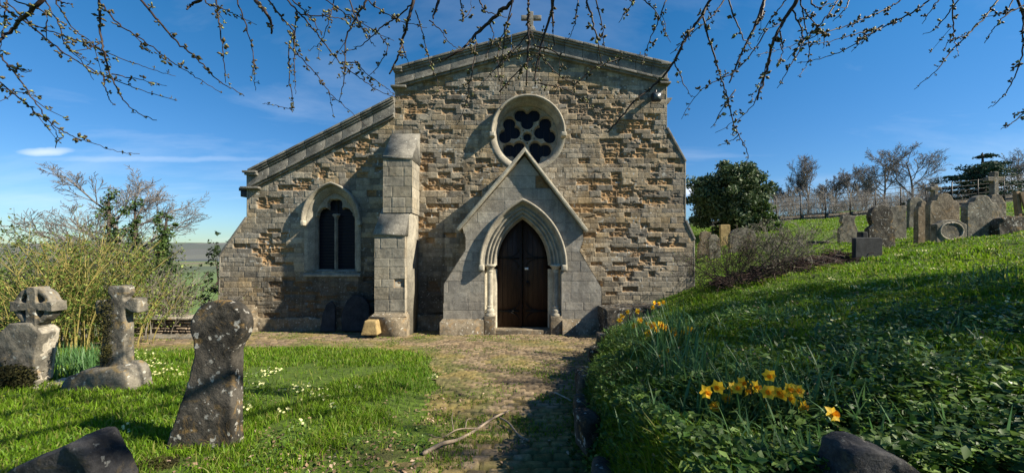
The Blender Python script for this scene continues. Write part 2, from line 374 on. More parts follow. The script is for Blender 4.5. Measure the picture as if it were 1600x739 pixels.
# distant fields: patches of pasture, ploughland and wood
vo = nt.nodes.new('ShaderNodeTexVoronoi'); vo.inputs['Scale'].default_value = .006; nt.links.new(nt.nodes['geo'].outputs['Position'], vo.inputs['Vector'])
rb = nt.nodes.new('ShaderNodeRGBToBW'); nt.links.new(vo.outputs['Color'], rb.inputs[0])
fld = ramp(nt, rb.outputs[0], [(.3, (.11, .17, .05)), (.5, (.16, .14, .09)), (.65, (.13, .20, .06)), (.8, (.08, .10, .06))])
sp = nt.nodes.new('ShaderNodeSeparateXYZ'); nt.links.new(nt.nodes['geo'].outputs['Position'], sp.inputs[0])
far = nt.nodes.new('ShaderNodeMapRange'); nt.links.new(sp.outputs[1], far.inputs[0]); far.inputs[1].default_value = 120; far.inputs[2].default_value = 200
c = mixc(nt, far.outputs[0], c, fld)
nt.links.new(c, b.inputs['Base Color']); bump(nt, b, n4, .02, .8)
M['turf'] = m
tag(mk('ground', np.stack([X, Y, Z], -1).reshape(-1, 3), [grid_faces(*X.shape)], m, smooth=True), kind='structure')
# distant ridge beyond the valley
hx = np.linspace(-2600, 400, 260); hy = np.linspace(900, 2600, 60); HX, HY = np.meshgrid(hx, hy)
prof = sst(900, 1900, HY) * (1 - sst(2300, 2600, HY)); HZ = -34 + prof * (34 + 10 + 30 * fbm(HX / 420, HY / 700, 11)) + 4 * fbm(HX / 60, HY / 60, 12) * prof
m, nt, b = mat('far_hill', 1.0)
vo = nt.nodes.new('ShaderNodeTexVoronoi'); vo.inputs['Scale'].default_value = .004; nt.links.new(noise(nt, .004) and nt.nodes['geo'].outputs['Position'], vo.inputs['Vector'])
rb = nt.nodes.new('ShaderNodeRGBToBW'); nt.links.new(vo.outputs['Color'], rb.inputs[0])
nt.links.new(ramp(nt, rb.outputs[0], [(.3, (.09, .105, .09)), (.5, (.13, .125, .12)), (.7, (.11, .14, .09)), (.85, (.08, .09, .09))]), b.inputs['Base Color'])  # muted greyish tones put the distance haze into the hill colour
tag(mk('hills', np.stack([HX, HY, HZ], -1).reshape(-1, 3), [grid_faces(*HX.shape)], m, smooth=True), kind='structure')

# paved path: small setts with moss in the joints
r_ = .02
xs = np.arange(-9.2, 2.75, r_); ys = np.arange(.6, 10.5, r_); X, Y = np.meshgrid(xs, ys)
wx = X + .05 * (vn(X * .8, Y * .8, 21) - .5) * 2; wy = Y + .05 * (vn(X * .5, Y * .5, 22) - .5) * 2 + .02 * (vn(X * 3, Y * 3, 23) - .5)
ch = .105; cw = .165
ci = np.floor(wy / ch).astype(int); off = (ci % 2) * .5 * cw + _rt[ci & 255, 7] * .05
bi = np.floor((wx + off) / cw).astype(int); fu = (wx + off) / cw - bi; fv = wy / ch - ci
d = np.minimum(np.minimum(fu, 1 - fu) * cw, np.minimum(fv, 1 - fv) * ch)
rnd = _rt[bi & 255, ci & 255]; rnd2 = _rt[(bi + 31) & 255, (ci + 77) & 255]
joint = 1 - sst(.004, .016, d)
mossn = fbm(X * 1.3, Y * 1.3, 25, 5)
edge = np.clip(1 - np.minimum(-lawnd(X, Y), (xe(Y) - X)) / .6, 0, 1)
wallg = sst(8.6, 10.0, Y)
moss = sst(.55, .66, mossn + edge * .24 + wallg * .12 + joint * .14)
H = -.028 * joint + (rnd - .5) * .012 + .012 * moss * fbm(X * 20, Y * 20, 26, 3) + (fbm(X * .6, Y * .6, 27) - .5) * .05
Z = pathz(X, Y) + H
stone = np.array([.215, .165, .108])[None, None] * (.6 + .8 * rnd[..., None]) * np.stack([1 + .0 * rnd2, 1 - .05 * rnd2, 1 - .18 * rnd2], -1)
dirt = np.array([.085, .065, .04]); mo = np.array([.20, .165, .035]); mo2 = np.array([.095, .12, .022])
c = stone * (1 - joint[..., None] * .9) + dirt * joint[..., None] * .9
mcol = mo + (mo2 - mo) * sst(.4, .6, fbm(X * 3, Y * 3, 28))[..., None]
c = c * (1 - moss[..., None] * .55) + mcol * moss[..., None] * .55
dn = sst(.58, .7, fbm(X * .9 + 9, Y * .9, 29, 5))[..., None] * .2; c = c * (1 - dn) + dirt * dn
lump = fbm(X * 30, Y * 30, 30, 3)[..., None]; c = c * (.65 + .7 * lump)
mask = (lawnd(X, Y) < .06) & (X < xe(Y) + .12)
keep = mask[:-1, :-1] & mask[1:, 1:] & mask[1:, :-1] & mask[:-1, 1:]
o = mk('path', np.stack([X, Y, Z], -1).reshape(-1, 3), [grid_faces(*X.shape, keep)], m_attr('mossy_setts', .3, 50, .006), smooth=True, col=c.reshape(-1, 3))
bm = bmesh.new(); bm.from_mesh(o.data); bmesh.ops.delete(bm, geom=[v for v in bm.verts if not v.link_faces], context='VERTS'); bm.to_mesh(o.data); bm.free()
tag(o, kind='structure')
# ---------------------------------------------------------------- church
YW, YP, YB = 10.3, 9.55, 9.3            # wall, porch front, foot of the buttress
def inpoly(x, z, poly):
    ins = np.zeros(x.shape, bool); n = len(poly)
    for i in range(n):
        x0, z0 = poly[i]; x1, z1 = poly[(i + 1) % n]
        c = ((z0 > z) != (z1 > z)) & (x < (x1 - x0) * (z - z0) / ((z1 - z0) or 1e-9) + x0); ins ^= c
    return ins
def arch_in(x, z, cx, a, zs, R_, s=0, z0=-99):
    """inside a pointed arch (half width a at springing zs, arc radius R_) grown by s"""
    c = R_ - a; up = (np.abs(x - cx) + c) ** 2 + (z - zs) ** 2 < (R_ + s) ** 2
    return np.where(z > zs, up, (np.abs(x - cx) < a + s) & (z > z0))
def masonry(name, u0, u1, v0, v1, res, keepf, place, seed, ch=(.12, .2), bw=(.2, .5), prot=.012, jw=.012, jd=.012, ero=None, colf=None, mat_=None, parent=None, warp=.012, rough=.004):
    rs = np.random.RandomState(seed); U, V = np.meshgrid(np.arange(u0, u1 + res, res), np.arange(v0, v1 + res, res))
    wu = U + (vn(U * 2.2, V * 2.2, seed) - .5) * warp * 2; wv = V + (vn(U * 1.7, V * 5, seed + 1) - .5) * warp * 2 + (vn(U * .5, V * .5, seed + 2) - .5) * warp * 3
    vb = [v0 - .3]
    while vb[-1] < v1 + .4: vb.append(vb[-1] + rs.uniform(*ch))
    vb = np.array(vb); ci = np.clip(np.searchsorted(vb, wv) - 1, 0, len(vb) - 2)
    dv = np.minimum(wv - vb[ci], vb[ci + 1] - wv); bid = np.zeros(U.shape, int); du = np.zeros(U.shape); bc = np.zeros(U.shape); nb = 0
    for k in range(len(vb) - 1):
        ub = [u0 - .6 + rs.uniform(0, .3)]; hgt = vb[k + 1] - vb[k]
        while ub[-1] < u1 + .6: ub.append(ub[-1] + rs.uniform(*bw) * (.75 + hgt * 1.6))
        ub = np.array(ub); mk_ = ci == k
        if not mk_.any(): nb += len(ub); continue
        j = np.clip(np.searchsorted(ub, wu[mk_]) - 1, 0, len(ub) - 2)
        du[mk_] = np.minimum(wu[mk_] - ub[j], ub[j + 1] - wu[mk_]); bid[mk_] = nb + j; bc[mk_] = (ub[j] + ub[j + 1]) / 2; nb += len(ub)
    r1 = rs.rand(nb + 9)[bid]; r2 = rs.rand(nb + 9)[bid]; r3 = rs.rand(nb + 9)[bid]
    d = np.minimum(du, dv); vc = (vb[ci] + vb[ci + 1]) / 2
    d = d - .006 * (fbm(U * 12, V * 12, seed + 5, 3) - .4)
    H = (r1 - .5) * 2 * prot - jd * (1 - sst(jw * .3, jw, d)) + rough * (fbm(U * 14, V * 14, seed + 3, 4) - .5) * 2
    H += .004 * (fbm(U * 3, V * 3, seed + 9) - .5)
    E = np.zeros(U.shape)
    if ero is not None:
        pe = ero(bc, vc); E = ((r3 < pe) * (1.0)).astype(float)
        soft = sst(.56, .68, fbm(U * 5, V * 9, seed + 6, 4)) * np.clip(ero(U, V) * 1.3, 0, 1)       # erosion that crosses joints
        E = np.clip(np.maximum(E * sst(.002, .03, d + .02 * fbm(U * 9, V * 9, seed + 8)), soft), 0, 1)
        H -= E * (.014 + .036 * fbm(U * 8, V * 14, seed + 7, 4) + .030 * (vn(U * 22, V * 34, seed + 10) - .3))
    col = colf(U, V, r1, r2, r3, E, 1 - sst(jw * .3, jw, d))
    kp = keepf(U, V); keep = kp[:-1, :-1] & kp[1:, 1:] & kp[1:, :-1] & kp[:-1, 1:]
    used = np.zeros(U.shape, bool); used[:-1, :-1] |= keep; used[1:, 1:] |= keep; used[1:, :-1] |= keep; used[:-1, 1:] |= keep
    idx = -np.ones(U.shape, int); idx[used] = np.arange(used.sum())
    q = grid_faces(*U.shape, keep); q = idx.ravel()[q]
    return mk(name, place(U[used], V[used], H[used]), [q], mat_ or M['masonry'], parent, True, col[used])
church = empty('church', (0, YW, 0))
tag(church, 'weathered stone church with rose window, lean-to aisle on its left and gabled doorway', 'church')

def wallplace(u, v, h): return np.stack([u, YW - h, v], -1)
W = lambda px, py: XZ(px, py, YW)
cop = .055
outline = [W(343, 560), W(341, 470), W(343, 400), W(347, 390), W(385.5, 340), W(386, 290), W(617, 178), W(617, 134), W(829, 76), W(1041.5, 130), W(1042, 200), W(1071, 253), W(1071.5, 345), W(1085, 375), W(1086, 560)]
RC = W(824.6, 209); RR = 50 * YW / F
wcx = W(520, 0)[0]; wa = 31 * YW / F; wzs = W(0, 345)[1]; wh = (345 - 301) * YW / F; WR = (wa ** 2 + wh ** 2) / (2 * wa); wz0 = W(0, 424)[1]
def keep_wall(U, V):
    k = inpoly(U, V, outline)
    k &= (U - RC[0]) ** 2 + (V - RC[1]) ** 2 > (RR + .03) ** 2
    k &= ~arch_in(U, V, wcx, wa, wzs, WR, .15, wz0)
    return k
PATCH = [(700,150,60,25,.6),(655,170,30,25,.6),(740,250,40,25,.4),(690,210,30,14,.45),(930,175,60,28,.65),(985,225,50,30,.6),(1010,270,40,20,.5),(950,290,50,20,.55),(985,312,48,11,.95),(925,332,25,8,.9),(975,365,34,16,.5),(1000,400,50,22,.6),(1035,380,30,10,.8),(960,430,36,16,.6),(680,320,30,30,.55),(700,285,45,30,.5),(668,260,20,15,.5),(560,245,42,16,.75),(455,292,20,9,.95),(412,318,22,12,.6),(405,405,26,9,1),(420,380,25,12,.8),(505,268,14,10,.8),(890,150,50,15,.4),(655,345,18,40,.5),(575,225,20,10,.6),(1055,300,22,20,.4),(900,395,20,12,.5)]
def ero_wall(u, v):
    px = u * F / YW + 800; py = HOR - (v - EYE) * F / YW
    e = np.full(np.shape(px), .03)
    for (a, b_, rx, ry, s) in PATCH: e = np.maximum(e, 1.0 * s * np.exp(-(((px - a) / rx) ** 2 + ((py - b_) / ry) ** 2) * .7))
    smooth = np.maximum(np.exp(-((np.hypot(u - RC[0], v - RC[1]) - RR) / .35) ** 2), (np.abs(px - 518) < 48) * (py < 440) * (py > 300))
    low = (px < 600) & (py > 432) & (px > 405)
    e = np.where(low, .25, e)
    quoin = (px > 1060) | ((px > 1030) & (py < 200)) | ((px < 400) & (py < 470)) | ((px > 617) & (px < 632) & (py < 215))
    e = np.where(quoin, e * .2, e)
    gab = np.where(px < 829, 76 + (829 - px) * .274, 76 + (px - 829) * .256) + 30
    e = np.where((py < gab) & (px > 780), .01, e)
    return e * (1 - smooth)
def col_wall(U, V, r1, r2, r3, E, J):
    px = U * F / YW + 800; py = HOR - (V - EYE) * F / YW
    g0 = np.array([.345, .305, .235]); g1 = np.array([.20, .187, .16]); g2 = np.array([.36, .27, .155])
    warm = sst(.4, .62, fbm(U * .8, V * .8, 41)) * .6 + .35 * (r2 > .8) + .35 * np.exp(-(((px - 690) / 60) ** 2 + ((py - 320) / 70) ** 2)) + .25 * np.exp(-(((px - 930) / 70) ** 2 + ((py - 430) / 60) ** 2))
    warm = np.clip(warm, 0, 1)[..., None]
    c = g0 * (1 - warm) + g2 * warm; t = sst(.45, .75, r3 * .5 + .5 * fbm(U * 1.2, V * 1.2, 43))[..., None] * .8
    c = c * (1 - t) + g1 * t; c = c * (.62 + .66 * r1[..., None])
    orange = np.array([.33, .19, .075]); rust = np.array([.155, .10, .058]); hole = np.array([.10, .075, .05])
    n = fbm(U * 5, V * 5, 44)[..., None]; oc = orange * n * 1.5 + rust * (1 - n) * 1.2
    grey_e = sst(.45, .6, fbm(U * .6, V * .6, 46))[..., None] * (py < 250)[..., None]; oc = oc * (1 - .6 * grey_e) + np.array([.19, .165, .135]) * .6 * grey_e
    e = E[..., None]; c = c * (1 - e * .85) + oc * e * .85
    c = c * (1 - .22 * J[..., None]) + hole * .22 * J[..., None]
    spot = (vn(U * 17, V * 17, 50) > .88) & (vn(U * 2, V * 2, 51) > .5); c = np.where(spot[..., None], np.array([.46, .45, .40]), c)
    # black stain plus painted shade along the wall foot, and streaks beneath the copings
    stain_shade = sst(425, 442, py + 16 * (fbm(U * 3, V * 3, 47) - .5)) * (px < 690) * sst(398, 425, px + 14 * (fbm(U * 2, V * 2, 49) - .5))
    stain_shade = np.clip(stain_shade * .62 + .5 * (px > 560) * (px < 695) * sst(330, 420, py), 0, .8)  # second term paints in the shade between buttress and doorway
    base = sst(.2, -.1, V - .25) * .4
    st = (1 - stain_shade)[..., None]; c = c * st + np.array([.045, .040, .033]) * (1 - st)
    streak = sst(.5, .72, fbm(U * 7, V * .7, 48)) * .28
    c = c * (1 - streak[..., None])
    return c
x0 = outline[0][0]; x1 = outline[-1][0]
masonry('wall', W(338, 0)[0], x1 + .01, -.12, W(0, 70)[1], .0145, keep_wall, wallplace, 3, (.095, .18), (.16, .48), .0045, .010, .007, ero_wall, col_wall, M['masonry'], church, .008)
# body behind the front: nave, lean-to aisle, side buttresses and roofs (set back from the modelled face)
YK = YW + .46
mb = MB()
def rev(pts): return [W(*p) for p in pts]
mb.prism(rev([(617, 560), (617, 134), (829, 76), (1041.5, 130), (1042, 560)]), YK, YK + .5)
mb.prism(rev([(386, 560), (386, 290), (617, 178), (617, 560)]), YK + .003, YK + .5)
mb.prism(rev([(343, 560), (341, 470), (343, 400), (385.5, 340), (387, 560)]), YK + .006, YK + .5)
mb.prism(rev([(1041, 560), (1041.5, 200), (1071, 253), (1071, 560)]), YK + .006, YK + .5)
mb.prism(rev([(1070.5, 560), (1070.8, 345), (1085, 375), (1086, 560)]), YK + .009, YK + .5)
xl, xr = W(617, 0)[0], W(1042, 0)[0]; xa = W(386, 0)[0]
mb.box(xl, xr, YK + .76, 30, -1, W(0, 150)[1]); mb.box(xa + .02, xl, YK + .76, 27, -1.5, W(0, 300)[1])
o = mb.build('wall_core', M['dressed'], church); recalc(o)
# rim stones closing the gap between modelled face and core along the outer edges
mb = MB()
def rim(a, b_, t=.10, o_=0.0, y0=YW - .02, y1=YK + .3):
    (ax, az), (bx, bz) = W(*a), W(*b_); dx, dz = bx - ax, bz - az; l = math.hypot(dx, dz); nx, nz = -dz / l, dx / l
    poly = [(ax + nx * o_, az + nz * o_), (bx + nx * o_, bz + nz * o_), (bx + nx * (o_ + t), bz + nz * (o_ + t)), (ax + nx * (o_ + t), az + nz * (o_ + t))]
    mb.prism(poly, y0, y1)
rim((343, 400), (385.5, 340), .06, -.02); rim((1042, 200), (1071, 253), .06, -.02); rim((1071.5, 345), (1085, 375), .06, -.02)
mb.each('weathering', M['coping'], church, .01)
mb = MB()
for a, b_ in (((341, 560), (341, 470)), ((341, 470), (343, 400)), ((385.5, 340), (386, 290)), ((617, 160), (617, 134))):
    (ax, az), (bx, bz) = W(*a), W(*b_); mb.prism([(ax - .004, az), (ax + .03, az), (bx + .03, bz), (bx - .004, bz)], YW - .004, YK + .3)
for a, b_ in (((1042, 130), (1042, 200)), ((1071.5, 253), (1071.5, 345)), ((1085.5, 375), (1086, 560))):
    (ax, az), (bx, bz) = W(*a), W(*b_); mb.prism([(ax - .03, az), (ax + .004, az), (bx + .004, bz), (bx - .03, bz)], YW - .004, YK + .3)
mb.each('quoin', M['dressed'], church, .004)
# roofs
mb = MB()
ap = W(829, 64); le = W(617, 122); re = W(1042, 116)
for e in (le, re):
    mb.add([(ap[0], YK + .78, ap[1] - .25), (ap[0], 30, ap[1] - .25), (e[0], 30, e[1] - .25), (e[0], YK + .78, e[1] - .25), (ap[0], YK + .78, ap[1] - .35), (ap[0], 30, ap[1] - .35), (e[0], 30, e[1] - .35), (e[0], YK + .78, e[1] - .35)],
           [(0, 1, 2, 3), (7, 6, 5, 4), (0, 3, 7, 4), (1, 5, 6, 2), (0, 4, 5, 1), (3, 2, 6, 7)])
a1 = W(617, 165); a0 = W(386, 280)
mb.add([(a1[0], YK + .78, a1[1] - .2), (a1[0], 27, a1[1] - .2), (a0[0], 27, a0[1] - .2), (a0[0], YK + .78, a0[1] - .2), (a1[0], YK + .78, a1[1] - .3), (a1[0], 27, a1[1] - .3), (a0[0], 27, a0[1] - .3), (a0[0], YK + .78, a0[1] - .3)],
       [(0, 1, 2, 3), (7, 6, 5, 4), (0, 3, 7, 4), (1, 5, 6, 2), (0, 4, 5, 1), (3, 2, 6, 7)])
mb.each('roof_slope', M['slate'], church)
# gable parapets: fascia course, moulded string below, weathered coping above
def slope(mb, a, b_, top, bot, y0, y1):
    """bar along a->b (photo rows), its top and bottom given as row offsets"""
    mb.prism([W(a[0], a[1] + bot), W(b_[0], b_[1] + bot), W(b_[0], b_[1] + top), W(a[0], a[1] + top)], y0, y1)
def split(a, b_, n, sd, w=0):
    rs = random.Random(sd); ts = [0] + sorted((i + rs.uniform(-.2, .2)) / n for i in range(1, n)) + [1]
    return [((a[0] + (b_[0] - a[0]) * t0 + w, a[1] + (b_[1] - a[1]) * t0), (a[0] + (b_[0] - a[0]) * t1 - w, a[1] + (b_[1] - a[1]) * t1)) for t0, t1 in zip(ts, ts[1:])]
par = empty('parapet', (0, 0, 0), church)
for nm, a, b_, n, th in (('nave_left', (619, 108), (829, 51), 7, 30), ('nave_right', (829, 51), (1042.5, 101), 8, 30), ('aisle', (392, 266), (617.2, 153), 8, 30)):
    f_, s_, c_ = MB(), MB(), MB()
    for i, (p, q) in enumerate(split(a, b_, n, len(nm), .25)):
        j = random.Random(i * 7 + n).uniform(-.005, .005)
        slope(f_, p, q, 9, th - 5, YW - .035 + j, YK + .5)
        slope(c_, p, q, 0, 3.4, YW - .15 + j, YK + .55); slope(c_, p, q, 3.5, 6, YW - .12 + j, YK + .54); slope(c_, p, q, 6, 9.2, YW - .075 + j, YK + .52)
        slope(s_, p, q, th - 5, th - 1.5, YW - .13 + j, YK + .3); slope(s_, p, q, th - 1.5, th + 1.5, YW - .085 + j, YK + .3)
    for mbx, name, mt in ((f_, 'fascia', M['coping']), (s_, 'string_course', M['coping']), (c_, 'coping', M['coping'])):
        recalc(mbx.build(name, mt, par), .006)
# level returns (kneelers) at the ends
mb = MB()
for (xa_, xb_, yt) in ((384, 405, 268), (614.5, 630, 108.5), (1030, 1045.5, 101.5)):
    A = W(xa_, yt); B = W(xb_, yt + 3.2); mb.box(A[0], B[0], YW - .155, YK + .57, B[1], A[1]); A = W(xa_ + 2, yt + 3.4); B = W(xb_, yt + 6.5); mb.box(A[0], B[0], YW - .115, YK + .56, B[1], A[1])
A = W(386.5, 274); B = W(404, 292); mb.prism([W(386.5, 292), W(404, 288), W(410, 262), W(400, 270), W(386.5, 274)], YW - .037, YK + .45)
A = W(619, 115); B = W(632, 135); mb.prism([W(617.5, 136), W(640, 131), W(640, 106), W(617.5, 113)], YW - .041, YK + .45)
mb.prism([W(1020, 126), W(1042, 131), W(1042, 108), W(1020, 100)], YW - .041, YK + .45)
for (xa_, xb_, yt) in ((380, 408, 292.5), (612.5, 636, 136), (1026, 1045.5, 130.5)):
    A = W(xa_, yt); B = W(xb_, yt + 3.2); mb.box(A[0], B[0], YW - .135, YK + .4, B[1], A[1])
mb.each('kneeler', M['coping'], par, .006)
# small stone cross at the gable apex
mb = MB(); c0 = W(830, 53); sx = .055
mb.prism([(c0[0] - .16, c0[1] - .06), (c0[0] + .16, c0[1] - .06), (c0[0] + .07, c0[1] + .14), (c0[0] - .07, c0[1] + .14)], YW - .12, YW + .12)
mb.box(c0[0] - sx, c0[0] + sx, YW - .05, YW + .05, c0[1] + .14, c0[1] + .57); mb.box(c0[0] - .27, c0[0] - sx, YW - .048, YW + .048, c0[1] + .36, c0[1] + .47); mb.box(c0[0] + sx, c0[0] + .27, YW - .048, YW + .048, c0[1] + .36, c0[1] + .47)
o = mb.build('gable_cross', M['coping'], church); recalc(o, .012)
# gutter ends
mb = MB(); A = W(372, 293); B = W(386, 298); mb.box(A[0], B[0], YW + .02, YW + .6, B[1], A[1]); A = W(374, 298.1); B = W(384, 307); mb.box(A[0], B[0], YW + .04, YW + .5, B[1], A[1])
recalc(mb.build('gutter', M['metal'], church), .01)
mb = MB(); mb.prism([W(1042.3, 152), W(1052, 152), W(1046, 161), W(1042.3, 162)], YW + .04, YW + .5)
recalc(mb.build('gutter', M['coping'], church), .01)

# SDF plates: tracery cut out of one sheet with chamfered edges
def plate(name, u0, u1, v0, v1, res, sdf, inside, yfront, depth, mat_, parent, cham=.05):
    U, V = np.meshgrid(np.arange(u0, u1, res), np.arange(v0, v1, res)); d = sdf(U, V)
    h = yfront + depth * (1 - sst(0, cham, d)) ** 1.0 * .75 + (d < 0) * depth * .6 - .012 * np.exp(-((d - cham * 1.1) / (cham * .35)) ** 2)
    kp = (d > -res * 1.2) & inside(U, V); keep = kp[:-1, :-1] & kp[1:, 1:] & kp[1:, :-1] & kp[:-1, 1:]
    o = mk(name, np.stack([U, h, V], -1).reshape(-1, 3), [grid_faces(*U.shape, keep)], mat_, parent, True)
    bm = bmesh.new(); bm.from_mesh(o.data); bmesh.ops.delete(bm, geom=[v for v in bm.verts if not v.link_faces], context='VERTS'); bm.to_mesh(o.data); bm.free(); return o
# rose window
rose = empty('rose_window', (0, 0, 0), church)
def circ(U, V, cx, cz, r): return np.hypot(U - cx, V - cz) - r
RI = RR * .965
def rose_sdf(U, V):
    d = circ(U, V, *RC, RI * .135)
    for k in range(5):
        a = math.pi / 2 + k * 2 * math.pi / 5
        for (rr, da, sz) in ((.46, 0, .20), (.745, .245, .205), (.745, -.245, .205)):
            d = np.minimum(d, circ(U, V, RC[0] + RI * rr * math.cos(a + da * 1.25), RC[1] + RI * rr * math.sin(a + da * 1.25), RI * sz))
        d = np.minimum(d, circ(U, V, RC[0] + RI * .62 * math.cos(a), RC[1] + RI * .62 * math.sin(a), RI * .19))
        a2 = a + math.pi / 5
        d = np.minimum(d, circ(U, V, RC[0] + RI * .235 * math.cos(a2), RC[1] + RI * .235 * math.sin(a2), 0))
    return d
plate('tracery', RC[0] - RR, RC[0] + RR, RC[1] - RR, RC[1] + RR, .0085, rose_sdf, lambda U, V: np.hypot(U - RC[0], V - RC[1]) < RR - .01, YW + .26, .10, M['dressed'], rose, .028)
def ring(name, cx, cz, prof, a0, a1, n, mt, parent):
    """sweep (radius, y) profile round a circle in the wall plane"""
    th = np.linspace(a0, a1, n); k = len(prof)
    V = np.array([(cx + r * math.cos(t), y, cz + r * math.sin(t)) for t in th for r, y in prof])
    i = np.arange(n - 1)[:, None] * k; j = np.arange(k - 1)[None, :]
    q = np.stack([i + j, i + j + 1, i + k + j + 1, i + k + j], -1).reshape(-1, 4)
    o = mk(name, V, [q], mt, parent); recalc(o); return o
ring('reveal', *RC, [(RR + .16, YW - .008), (RR + .15, YW - .012), (RR + .04, YW - .012), (RR + .025, YW + .02), (RR + .005, YW + .03), (RR, YW + .10), (RR - .02, YW + .12), (RR - .02, YW + .30)], 0, 2 * math.pi, 120, M['dressed'], rose)
HR = 57.5 * YW / F
ring('hood_mould', *RC, [(HR + .0, YW + .02), (HR + .012, YW - .16), (HR - .025, YW - .2), (HR - .055, YW - .18), (HR - .07, YW - .08), (HR - .085, YW + .0)], -.03, math.pi + .03, 70, M['dressed'], rose)
mb = MB()
for s_ in (-1, 1):
    mb.box(RC[0] + s_ * (HR - .04) - .07, RC[0] + s_ * (HR - .04) + .07, YW - .20, YW, RC[1] - .12, RC[1] + .0)
mb.each('label_stop', M['pale'], rose, .02)
U = np.linspace(0, 2 * math.pi, 60); V = [(RC[0], YW + .40, RC[1])] + [(RC[0] + RR * math.cos(t), YW + .40, RC[1] + RR * math.sin(t)) for t in U]
mk('glass', V, [np.array([(0, i, i + 1) for i in range(1, 60)])], M['glass'], rose)
mb = MB()
for k in range(-5, 6):
    h_ = math.sqrt(max(.01, 1 - (k / 5.6) ** 2)) * RR; mb.box(RC[0] + k * RR / 5.6 - .005, RC[0] + k * RR / 5.6 + .005, YW + .385, YW + .39, RC[1] - h_, RC[1] + h_)
mb.build('leading', M['lead'], rose)

# pointed arches
def arch_pts(cx, a, zs, R_, s, z0, n=16):
    c = R_ - a; r = R_ + s; ta = math.acos(c / r); pts = [(cx - a - s, z0)] if z0 is not None else []
    pts += [(cx + c - r * math.cos(t), zs + r * math.sin(t)) for t in np.linspace(0, ta, n)]
    pts += [(cx - c + r * math.cos(t), zs + r * math.sin(t)) for t in np.linspace(ta, 0, n)][0:]
    if z0 is not None: pts += [(cx + a + s, z0)]
    return pts
def arch_sweep(name, cx, a, zs, R_, prof, z0, mt, parent, n=18, smooth=False):
    rows = [arch_pts(cx, a, zs, R_, s, z0, n) for s, y in prof]; m_ = len(rows[0])
    V = np.array([(p[0], y, p[1]) for (s, y), row in zip(prof, rows) for p in row])
    i = np.arange(len(prof) - 1)[:, None] * m_; j = np.arange(m_ - 1)[None, :]
    q = np.stack([i + j, i + j + 1, i + m_ + j + 1, i + m_ + j], -1).reshape(-1, 4)
    o = mk(name, V, [q], mt, parent, smooth); recalc(o); return o
win = empty('window', (0, 0, 0), church); tag(win, 'two-light pointed window in the aisle wall')
arch_sweep('reveal', wcx, wa, wzs, WR, [(.23, YW - .0), (.23, YW - .018), (.125, YW - .018), (.10, YW + .05), (.06, YW + .06), (.045, YW + .10), (.012, YW + .12), (.0, YW + .20), (0, YW + .36)], wz0, M['dressed'], win)
arch_sweep('hood_mould', wcx, wa, wzs, WR, [(.255, YW + .01), (.26, YW - .13), (.235, YW - .165), (.20, YW - .14), (.175, YW - .02)], None, M['dressed'], win)
mb = MB()
for s_ in (-1, 1): mb.box(wcx + s_ * (wa + .215) - .05, wcx + s_ * (wa + .215) + .05, YW - .16, YW, wzs - .14, wzs)
mb.each('label_stop', M['pale'], win, .02)
mb = MB(); mb.add([(wcx + sx_ * (wa + .23), y, z) for sx_ in (-1, 1) for (y, z) in ((YW - .07, wz0 - .14), (YW - .07, wz0 - .07), (YW + .36, wz0 + .05), (YW + .36, wz0 - .14))],
       [(0, 4, 5, 1), (1, 5, 6, 2), (3, 2, 6, 7), (0, 1, 2, 3), (4, 7, 6, 5), (0, 3, 7, 4)])
recalc(mb.build('sill', M['dressed'], win), .008)
def win_sdf(U, V):
    d = 9
    for s_ in (-1, 1):
        cx = wcx + s_ * wa * .515; a = wa * .455; zs = wzs + .02; Rl = a * 1.5; c = Rl - a
        up = np.hypot(np.abs(U - cx) + c, V - zs) - Rl; lo = np.abs(U - cx) - a
        dl = np.where(V > zs, up, lo); dl = np.maximum(dl, (wz0 + .02) - V)
        cusp = np.minimum(circ(U, V, cx - a * 1.0, zs + a * .62, a * .24), circ(U, V, cx + a * 1.0, zs + a * .62, a * .24)); dl = np.maximum(dl, -cusp)
        d = np.minimum(d, dl)
    q = (wcx, wzs + wh * .52)
    for k in range(4):
        a = math.pi / 4 + k * math.pi / 2; d = np.minimum(d, circ(U, V, q[0] + .085 * math.cos(a), q[1] + .095 * math.sin(a), .125))
    for s_ in (-1, 1): d = np.minimum(d, circ(U, V, wcx + s_ * wa * .66, wzs + wh * .40, .035))
    return d
plate('tracery', wcx - wa - .02, wcx + wa + .02, wz0 - .03, wzs + wh + .05, .0085, win_sdf, lambda U, V: arch_in(U, V, wcx, wa, wzs, WR, .01, wz0 - .02), YW + .13, .08, M['dressed'], win, .022)
rowp = arch_pts(wcx, wa, wzs, WR, .0, wz0); n_ = len(rowp)
mk('glass', [(wcx, YW + .34, wzs)] + [(p[0], YW + .34, p[1]) for p in rowp], [np.array([(0, i, i + 1) for i in range(1, n_)] + [(0, n_, 1)])], M['glass'], win)
mb = MB()
for k in range(1, 22):
    z = wz0 + k * .085
    if z < wzs + .3: mb.box(wcx - wa * .94, wcx + wa * .94, YW + .325, YW + .332, z, z + .009)
mb.build('glazing_bars', M['lead'], win)

